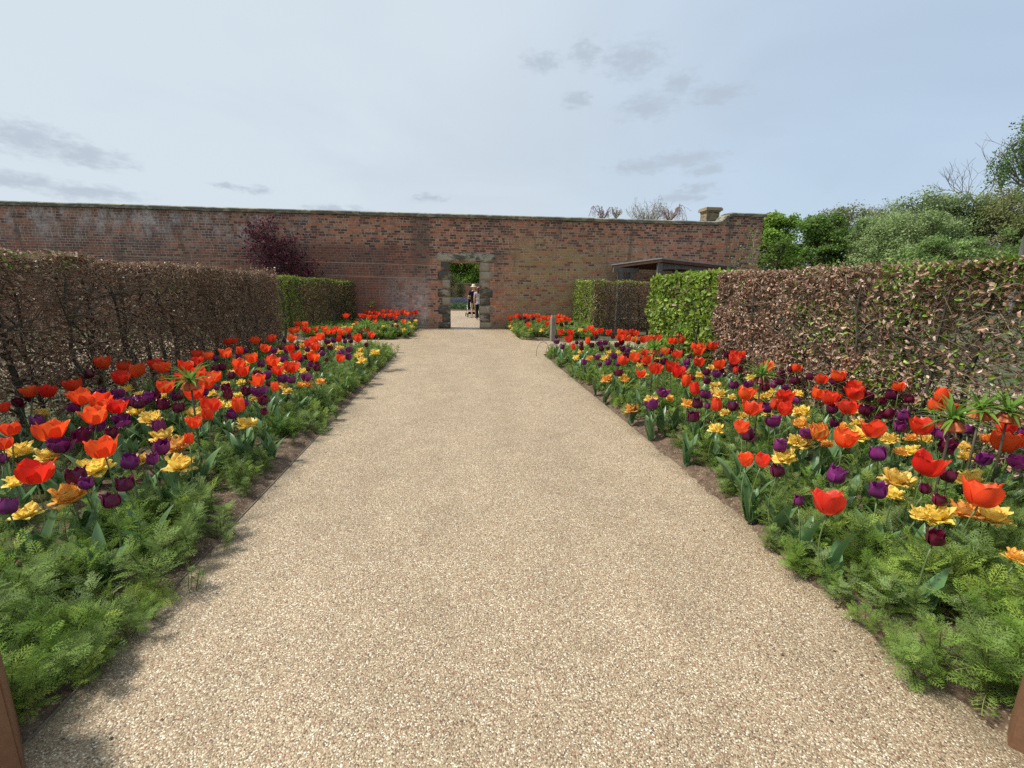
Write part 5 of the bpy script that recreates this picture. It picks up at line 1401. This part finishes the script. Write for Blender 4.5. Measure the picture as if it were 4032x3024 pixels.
# tops of trees behind the wall
def arching_tree(name, label, base, top, spread, nb, bark, bud, seed, droop=1.0, fan=False, group='tree tops above the wall'):
    """bare tree whose shoots arch over (or stand up in a fan) from the head of the trunk"""
    rs = random.Random(seed)
    root = empty(name, (base[0], base[1], 0)); tag(root, label, 'tree', group)
    mb = MB(); buds = []
    h0 = top - spread * (1.1 if not fan else 1.5)
    mb.tube([(0, 0, -.1), (rs.uniform(-.1, .1), 0, h0 * .5), (0, 0, h0)], [.13, .09, .06], 7, bark)
    for k in range(nb):
        a = k * 2.4 + rs.uniform(-.5, .5)
        L = spread * rs.uniform(.55, 1.1); rise = (top - h0) * rs.uniform(.65, 1.0)
        tt = np.linspace(0, 1, 12)
        if fan: z = h0 + rise * tt ** .85; r = L * tt ** 1.3
        else: z = h0 + rise * np.sin(np.minimum(tt * 1.25, 1) * math.pi / 2) - droop * L * np.clip(tt - .55, 0, 1) ** 1.5 * 3.2; r = L * tt ** .8
        P_ = np.stack([r * math.cos(a), r * math.sin(a), z], -1) + np.array([[rs.gauss(0, .02) * (q > 0) for _ in range(3)] for q in range(12)])
        mb.tube(P_, np.linspace(.030, .006, 12), 4, np.array(bark) * rs.uniform(.8, 1.2), False)
        for q in range(10):
            i0 = rs.randrange(3, 12); p0 = P_[i0]
            d = np.array([rs.gauss(0, .12), rs.gauss(0, .12), (-rs.uniform(.15, .5) if not fan else rs.uniform(.15, .45))]) * spread * .9
            p1 = p0 + d * .5 + np.array([rs.gauss(0, .03), rs.gauss(0, .03), .04]); p2 = p0 + d
            mb.tube([p0, p1, p2], [.009, .007, .004], 3, np.array(bark) * rs.uniform(.9, 1.4), False)
            buds += [p1, p2, (p1 + p2) / 2]
    mb.obj('trunk', M_BARK, root)
    n = len(buds) * 2
    B = np.array(buds)[rng.integers(0, len(buds), n)] + rng.normal(0, .03, (n, 3))
    mb = MB(); mb.scatter(QUAD_V, QUAD_F, B, rot_from_normal(rng.normal(0, 1, (n, 3)), rng.uniform(0, 6.28, n)), .05 * rng.uniform(.6, 1.3, n), pick(bud, n, .2))
    tag(mb.obj('crown', M_LEAF, root), kind='stuff')
    return root
arching_tree('weeping_cherry', 'bare weeping tree with pinkish shoots, leftmost above the wall', (8.75, 30), 6.7, .95, 9, (.18, .135, .13), [(.30, .21, .21), (.24, .16, .16)], 31)
arching_tree('bare_tree', 'small twiggy tree top between the two weeping trees above the wall', (9.95, 31), 6.55, .45, 8, (.20, .18, .15), [(.25, .22, .15), (.3, .26, .2)], 33, fan=True)
arching_tree('bare_tree', 'bare fan-shaped tree top above the wall left of the pink weeping tree', (11.9, 30.5), 6.75, 1.25, 34, (.25, .225, .18), [(.24, .23, .12), (.30, .26, .18)], 35, fan=True)
arching_tree('weeping_cherry', 'pink-budded weeping tree above the wall left of the stone pier', (13.25, 30.2), 6.95, 1.15, 15, (.24, .18, .165), [(.46, .32, .31), (.38, .26, .24), (.42, .34, .28)], 37)

# purple-leaved tree trained against the wall
PUR = [(.09, .018, .036), (.13, .028, .055), (.055, .012, .022), (.20, .05, .085)]
tree('purple_tree', 'purple-leaved small tree growing against the brick wall on the left', (-6.3, 17.55), 3.9,
     [(-.75, 0, 3.55, .30), (-.95, .1, 3.2, .28), (-.35, 0, 3.65, .28), (-.55, 0, 3.1, .42), (-.75, 0, 2.6, .42), (-.2, .05, 2.75, .42), (.30, 0, 3.15, .26), (.15, .05, 2.55, .42), (-.45, 0, 2.1, .48), (.3, 0, 2.05, .46), (.7, 0, 2.15, .36), (.95, .05, 1.85, .30), (-.1, 0, 1.6, .5), (.6, 0, 1.6, .4)],
     2300, .085, PUR, .05, (.06, .04, .04), .3, 16, jitter=.55, tmpl=(LEAF_V, LEAF_F), twig_r=.005)
# slim sapling with white blossom before the wall's end
tree('blossom_tree', 'slender pale-stemmed young tree with sparse leaves and white blossom by the wall end', (10.75, 16.9), 3.9,
     [(.0, 0, 3.7, .35), (-.3, 0, 3.1, .4), (.25, 0, 3.0, .4), (-.65, 0, 2.7, .35), (.1, 0, 2.5, .5), (-.5, 0, 2.2, .45), (.4, 0, 2.2, .4)],
     420, .075, [(.16, .22, .05), (.22, .27, .08), (.26, .30, .12)], .028, (.25, .23, .18), .3, 9, jitter=.5, twig_r=.004, tmpl=(LEAF_V, LEAF_F))
tree('garden_shrub', 'green shrub close behind the right hedge at the wall end', (12.9, 18.6), 3.6, crown(3.7, .95, 9, .1, 44), 3600, .10, [(.12, .19, .03), (.16, .24, .05), (.10, .17, .03)], .05, cat='shrub', tmpl=(LEAF_V, LEAF_F), twig=14, twig_r=.005)

# ================================================================== the garden beyond the doorway
mb = MB()
far = empty('brick_wall', (0, 43, 0)); tag(far, 'distant low red brick wall seen through the doorway behind the people', 'wall')
mb.box(-14, 14, 0, .35, 0, 1.62); mb.obj('masonry', M_BRICK, far, (0, 0, 0))
mb = MB(); mb.box(-14, 14, -.06, .41, 1.62, 1.70); mb.obj('coping', M_COPING, far)
tree('broadleaf_tree', 'large bright green tree filling the top of the doorway view', (.9, 52), 9, [(0, 0, 5.3, 2.2), (-2.2, 0, 5.2, 1.9), (1.9, 0, 5.4, 1.9), (-.6, -1, 3.6, 1.7), (1.3, -1, 3.0, 1.5), (-2.6, -.5, 3.0, 1.5), (2.6, 0, 3.2, 1.5), (0.2, -1.4, 2.3, 1.1), (.4, .6, 4.2, 1.9), (-1.2, .8, 3.4, 1.8)], 26000, .22, G1, .28, twig=20, jitter=.2)
tree('broadleaf_tree', 'yellow-green tree at the right of the doorway view', (3.4, 49), 7, [(0, 0, 4.8, 1.6), (-.9, 0, 3.6, 1.4), (.9, 0, 3.4, 1.4), (-.6, -.8, 2.3, 1.0)], 7000, .18, [(.14, .20, .03), (.19, .25, .05)], .2, twig=14)
OB = [(.115, .125, .055), (.14, .135, .07), (.10, .13, .04), (.16, .20, .05)]
tree('columnar_shrub', 'tall clipped olive-brown column at the left of the doorway view', (-.92, 34.4), 2.35, [(0, 0, z, .36) for z in (.5, .85, 1.2, 1.55, 1.9)] + [(0, 0, 2.08, .26)], 4200, .055, OB, .04, cat='shrub', twig=8, twig_r=.004, jitter=.28)
tree('columnar_shrub', 'rounded clipped olive-brown shrub in the middle of the doorway view', (-.28, 35.5), 1.9, [(0, 0, z, .36) for z in (.45, .75, 1.05, 1.3)] + [(.05, 0, 1.6, .28)], 4200, .055, OB, .04, cat='shrub', twig=8, twig_r=.004, jitter=.28)
n = 4200
p = np.stack([rng.uniform(-6, 2.1, n), rng.uniform(29.9, 31.8, n), rng.random(n) ** .7 * .42], -1)
mb = MB(); nr = rng.normal(0, .6, (n, 3)); nr[:, 2] += .7
mb.scatter(LEAF_V, LEAF_F, p, rot_from_normal(nr, rng.uniform(0, 6.28, n)), .11 * rng.uniform(.6, 1.3, n), pick([(.07, .14, .05), (.11, .19, .07), (.09, .15, .08)], n, .2))
tag(mb.obj('low_planting', M_LEAF), 'low leafy green planting beyond the gravel in the doorway view', 'ground cover', None, 'stuff')
n = 2600
p = np.stack([rng.uniform(-1.4, .45, n), rng.uniform(32.2, 33.0, n), .35 + rng.random(n) * .38], -1)
mb = MB(); mb.scatter(QUAD_V, QUAD_F, p, rot_from_normal(rng.normal(0, 1, (n, 3)), rng.uniform(0, 6.28, n)), .05 * rng.uniform(.6, 1.3, n), pick([(.16, .17, .30), (.22, .22, .36), (.10, .14, .09)], n, .2))
tag(mb.obj('blue_flowers', M_LEAF), 'hazy blue flowers behind the low green planting in the doorway view', 'ground cover', None, 'stuff')

# ================================================================== two people and a pushchair beyond the doorway
M_SKIN = plain_mat('skin', (.62, .38, .28), (.55, .32, .23), 30, .55, .35, .02)
M_NAVY = plain_mat('navy_cotton', (.012, .012, .022), (.02, .02, .032), 40, .9, .15, .15)
M_BEIGE = plain_mat('beige_cotton', (.44, .41, .31), (.36, .33, .25), 40, .9, .15, .15)
M_BLACK = plain_mat('black_cloth', (.010, .010, .013), (.018, .018, .022), 40, .9, .15, .15)
M_PALE = plain_mat('pale_grey_cotton', (.52, .53, .58), (.40, .41, .46), 34, .9, .15, .15)
M_STRAW = plain_mat('straw', (.80, .72, .52), (.66, .57, .38), 60, .85, .2, .3)
M_AUBURN = plain_mat('auburn_hair', (.12, .030, .018), (.07, .018, .012), 40, .5, .4, .2, stretch=(4, 4, .6))
M_GREYHAIR = plain_mat('grey_hair', (.35, .32, .29), (.25, .23, .21), 40, .6, .3, .2)
M_SHOE = plain_mat('dark_shoe', (.05, .045, .05), (.09, .08, .08), 30, .6, .3, .1)
M_RUBBER = plain_mat('black_rubber', (.015, .015, .015), (.03, .03, .03), 30, .7, .3, .1)
M_ALU = plain_mat('grey_tube', (.35, .35, .36), (.28, .28, .29), 20, .4, .5, .02, metal=.6)


def skin(name, verts, edges, radii, mat, parent, sub=2):
    """one continuous skinned surface grown over a skeleton; the first vertex is the root"""
    me = bpy.data.meshes.new(name)
    me.from_pydata([tuple(v) for v in verts], edges, [])
    o = link(name, me, parent)
    m_ = o.modifiers.new('skin', 'SKIN'); m_.use_smooth_shade = True
    for i, r in enumerate(radii):
        sv = me.skin_vertices[0].data[i]
        sv.radius = r if isinstance(r, tuple) else (r, r)
        sv.use_root = i == 0
    s = o.modifiers.new('sub', 'SUBSURF'); s.levels = s.render_levels = sub
    dg = bpy.context.evaluated_depsgraph_get(); dg.update()
    me2 = bpy.data.meshes.new_from_object(o.evaluated_get(dg))
    o.modifiers.clear(); o.data = me2; me2.name = name
    me2.materials.clear(); me2.materials.append(mat)
    for p_ in me2.polygons: p_.use_smooth = True
    return o


class Sk:
    def __init__(self): self.v, self.e, self.r = [], [], []
    def p(self, co, r, frm=None):
        self.v.append(co); self.r.append(r); i = len(self.v) - 1
        if frm is not None: self.e.append((frm, i))
        return i
    def chain(self, pts, frm=None):
        for co, r in pts: frm = self.p(co, r, frm)
        return frm
    def hand(self, frm, w, fwd, down, side):
        """palm, four bent fingers and a thumb off the side of the palm"""
        w, f, d, s = map(Vector, (w, fwd, down, side))
        pm = self.p(w + f * .045, (.020, .036), frm)
        for k, L in zip((-1.5, -.5, .5, 1.5), (.060, .072, .068, .054)):
            b = w + f * .085 + s * k * .019
            i = self.p(b, .0095, pm)
            self.chain([(b + f * L * .5 + d * .012, .0088), (b + f * L * .75 + d * .042, .0078)], i)
        t = w + f * .03 + s * .038
        self.chain([(t, .011), (t + f * .030 + s * .012 + d * .012, .009), (t + f * .052 + d * .03, .008)], pm)


def person(label, loc, rz, h, arms, legs, lean=0.0, turn=0.0):
    root = empty('person', loc, rz); tag(root, label, 'person')
    root.scale = (h,) * 3
    b = Sk()
    pel = b.p((0, 0, .93), (.150, .11))
    ch = b.chain([((0, .01, 1.06), (.135, .10)), ((0, .02, 1.22), (.155, .11)), ((0, .01, 1.36), (.15, .09)), ((0, .015, 1.44), (.075, .07)), ((0, .02, 1.50), .055), ((0, .035, 1.56), (.072, .082)), ((0, .03, 1.65), (.082, .098)), ((0, .02, 1.72), (.062, .078))], pel)
    hx = math.sin(turn); hy = math.cos(turn)
    b.chain([((.095 * hx, .03 + .095 * hy, 1.615), .016), ((.112 * hx, .03 + .112 * hy, 1.605), .010)], ch - 1)       # nose
    for s in (-1, 1): b.p((s * .085 * hy, .03 - s * .085 * hx, 1.615), .016, ch - 1)                                   # ears
    for s in (-1, 1):
        sh_, el_, wr = arms[s]
        i = b.chain([(sh_, .062), (el_, .042), (((el_[0] + wr[0]) / 2, (el_[1] + wr[1]) / 2, (el_[2] + wr[2]) / 2), .040), (wr, .027)], 3)
        f = (Vector(wr) - Vector(el_)).normalized()
        side = Vector((-s, 0, 0)) if abs(f.z) < .8 else Vector((0, 1, 0))
        b.hand(i, wr, f, Vector((-s * .6, 0, -.4)) if abs(f.z) > .8 else Vector((0, 0, -1)), side)
        hip, kn, an, toe = legs[s]
        mid_ = tuple((kn[k] * .62 + an[k] * .38) + (0, -.02, 0)[k] for k in range(3))
        b.chain([(hip, .088), (kn, .056), (mid_, .056), (an, .036), ((an[0], an[1] - .025, .035), .034), (toe, .03)], pel)
    body = skin('body', b.v, b.e, b.r, M_SKIN, root)
    for s in (-1, 1):
        mb = MB(); mb.lathe([(.001, .009), (.007, .006), (.009, 0), (.007, -.006), (.001, -.009)], 10)
        mb.obj('eye', M_SHOE, body, (s * .032 * hy + .088 * hx, .035 + .092 * hy - s * .032 * hx, 1.64))
    mb = MB(); mb.tube([(-.022 * hy + .098 * hx, .03 + .096 * hy, 1.565), (.098 * hx, .03 + .101 * hy, 1.562), (.022 * hy + .098 * hx, .03 + .096 * hy, 1.565)], .005, 5); mb.obj('mouth', M_AUBURN, body)
    return root, body


def garment(name, mat, root, arms, legs, top=None, sleeve=0.0, bottom=None, rt_=1.0, flare=1.0):
    g = Sk()
    if top:
        pel = g.p((0, 0, .95), (.168 * rt_, .132))
        g.chain([((0, .0, .86), (.172 * rt_, .135))], pel)
        i = g.chain([((0, .01, 1.08), (.155 * rt_, .125)), ((0, .02, 1.22), (.172 * rt_, .13)), ((0, .01, 1.36), (.165, .105)), ((0, .012, 1.435), (.088, .082))], pel)
        for s in (-1, 1):
            sh_, el_, wr = map(Vector, arms[s])
            g.chain([(sh_, .078), (sh_.lerp(el_, sleeve), .064 * flare)], i - 1)
    if bottom:
        pel = g.p((0, 0, .95), (.165, .130)); pe2 = g.chain([((0, 0, .90), (.170, .135))], pel)
        for s in (-1, 1):
            hip, kn, an, toe = map(Vector, legs[s])
            if bottom == 'shorts': g.chain([(hip, .105), (hip.lerp(kn, .55), .092), (hip.lerp(kn, .95), .088)], pe2)
            else: g.chain([(hip, .105), (kn, .082), (kn.lerp(an, .5), .080), (Vector((an.x, an.y, .06)), .082)], pe2)
    return skin(name, g.v, g.e, g.r, mat, root)


armsM = {-1: ((-.205, .01, 1.375), (-.275, .03, 1.13), (-.235, .26, 1.07)), 1: ((.205, .01, 1.375), (.265, .05, 1.13), (.21, .28, 1.07))}
legsM = {-1: ((-.095, 0, .86), (-.105, .03, .49), (-.10, -.02, .09), (-.115, .13, .03)), 1: ((.095, 0, .86), (.10, .02, .49), (.115, -.01, .09), (.125, .14, .03))}
man, mb_ = person('person in pale straw hat, navy top and beige shorts seen from behind', (.50, 23.7, 0), R(10), .925, armsM, legsM, turn=.5)
garment('t_shirt', M_NAVY, man, armsM, legsM, top=True, sleeve=.72)
garment('shorts', M_BEIGE, man, armsM, legsM, bottom='shorts')
mb = MB(); mb.lathe([(.001, .125), (.05, .128), (.078, .115), (.092, .06), (.100, .012), (.165, -.006), (.172, -.014), (.10, 0.0), (.09, .004)], 24)
hat = mb.obj('straw_hat', M_STRAW, mb_, (0, .025, 1.675), True); hat.scale = (1, 1.12, 1)
mb = MB(); mb.lathe([(.1005, .010), (.0985, .034)], 24); hb = mb.obj('hat_band', M_PALE, hat)
skin('hair', [(0, -.01, 1.60), (0, -.02, 1.66), (0, .02, 1.70)], [(0, 1), (1, 2)], [(.080, .085), (.088, .098), (.07, .08)], M_GREYHAIR, mb_)
for s in (-1, 1):
    an, toe = legsM[s][2], legsM[s][3]
    skin('shoe', [(an[0], an[1] - .03, .045), (an[0] * .5 + toe[0] * .5, .05, .04), (toe[0], toe[1] + .01, .035)], [(0, 1), (1, 2)], [(.042, .042), (.046, .04), (.042, .03)], M_SHOE, man)

armsW = {-1: ((-.185, .0, 1.365), (-.235, -.02, 1.09), (-.215, .06, .84)), 1: ((.185, .0, 1.365), (.225, .03, 1.10), (.20, .20, .98))}
legsW = {-1: ((-.09, 0, .86), (-.085, .04, .49), (-.08, -.05, .09), (-.09, .09, .03)), 1: ((.09, 0, .86), (.10, .0, .49), (.10, .05, .09), (.11, .19, .03))}
wom, wb_ = person('person with auburn hair, pale grey top and wide black trousers by the right jamb', (.715, 22.65, 0), R(8), .905, armsW, legsW, turn=.2)
garment('t_shirt', M_PALE, wom, armsW, legsW, top=True, sleeve=.42, rt_=.92)
garment('trousers', M_BLACK, wom, armsW, legsW, bottom='long')
skin('hair', [(0, -.03, 1.52), (0, -.035, 1.62), (0, .0, 1.70), (0, -.055, 1.42), (0, -.06, 1.33)], [(0, 1), (1, 2), (0, 3), (3, 4)], [(.105, .085), (.108, .105), (.085, .09), (.11, .06), (.085, .04)], M_AUBURN, wb_)
for s in (-1, 1):
    an, toe = legsW[s][2], legsW[s][3]
    skin('shoe', [(an[0], an[1] - .03, .045), (an[0] * .5 + toe[0] * .5, (an[1] + toe[1]) / 2, .04), (toe[0], toe[1] + .01, .035)], [(0, 1), (1, 2)], [(.042, .042), (.046, .04), (.042, .03)], M_SHOE, wom)

pc = empty('pushchair', (.42, 24.45, 0), R(8)); tag(pc, 'dark folding pushchair pushed by the person in the straw hat', 'pushchair')
mb = MB()
for s in (-.24, .24):
    mb.tube([(s, -.42, 1.0), (s, -.30, .93), (s, -.05, .45), (s, .34, .10)], .014, 8)
    mb.tube([(s, -.34, .10), (s, -.12, .42), (s, .08, .60)], .013, 8)
    mb.tube([(s, -.05, .45), (s, .22, .46)], .012, 8)
mb.tube([(-.24, -.34, .10), (.24, -.34, .10)], .012, 8); mb.tube([(-.24, .34, .12), (.24, .34, .12)], .012, 8)
mb.obj('frame', M_ALU, pc)
mb = MB(); mb.tube([(-.25, -.43, 1.0), (.25, -.43, 1.0)], .019, 10); mb.obj('handle', M_RUBBER, pc)
mb = MB()
mb.box(-.21, .21, -.02, .26, .42, .48); mb.add([(-.21, -.03, .44), (.21, -.03, .44), (.21, -.20, .92), (-.21, -.20, .92), (-.21, -.07, .43), (.21, -.07, .43), (.21, -.25, .91), (-.21, -.25, .91)],
       [np.array([(0, 1, 2, 3), (5, 4, 7, 6), (0, 4, 5, 1), (3, 2, 6, 7), (1, 5, 6, 2), (4, 0, 3, 7)])])
mb.obj('seat', M_BLACK, pc)
mb = MB(); mb.box(-.2, .2, -.22, .1, .14, .26); mb.obj('basket', M_BLACK, pc)
mb = MB()
aa = np.linspace(-.2, 1.45, 9)
V = [(x_, -.18 + .30 * math.sin(a), .84 + .24 * math.cos(a) - .02 * (abs(x_) > .1)) for a in aa for x_ in (-.23, -.12, 0, .12, .23)]
V += [(p_[0] * .93, p_[1], p_[2] - .02) for p_ in V]
Q = [(i * 5 + j, i * 5 + j + 1, i * 5 + j + 6, i * 5 + j + 5) for i in range(8) for j in range(4)]
mb.add(V, [np.array(Q), np.array([tuple(k_ + 45 for k_ in q[::-1]) for q in Q])])
mb.obj('hood', plain_mat('pale_yellow_cloth', (.55, .52, .28), (.48, .45, .24), 30, .9, .2, .1), pc)
for (x_, y_) in ((-.27, -.36), (.27, -.36), (-.27, .34), (.27, .34)):
    rr = .105 if y_ < 0 else .085
    mb = MB(); mb.lathe([(rr - .03, -.018), (rr, -.016), (rr + .004, 0), (rr, .016), (rr - .03, .018), (rr - .03, -.018)], 20)
    w = mb.obj('wheel', M_RUBBER, pc, (x_, y_, rr + .005)); w.rotation_euler = (0, R(90), 0)
    mb = MB(); mb.lathe([(.001, -.014), (.03, -.014), (.03, .014), (.001, .014)], 12)
    for k in range(5):
        a = k * 1.2566; mb.tube([(.02 * math.cos(a), .02 * math.sin(a), 0), ((rr - .025) * math.cos(a), (rr - .025) * math.sin(a), 0)], .006, 5)
    mb.obj('rim', M_ALU, w)
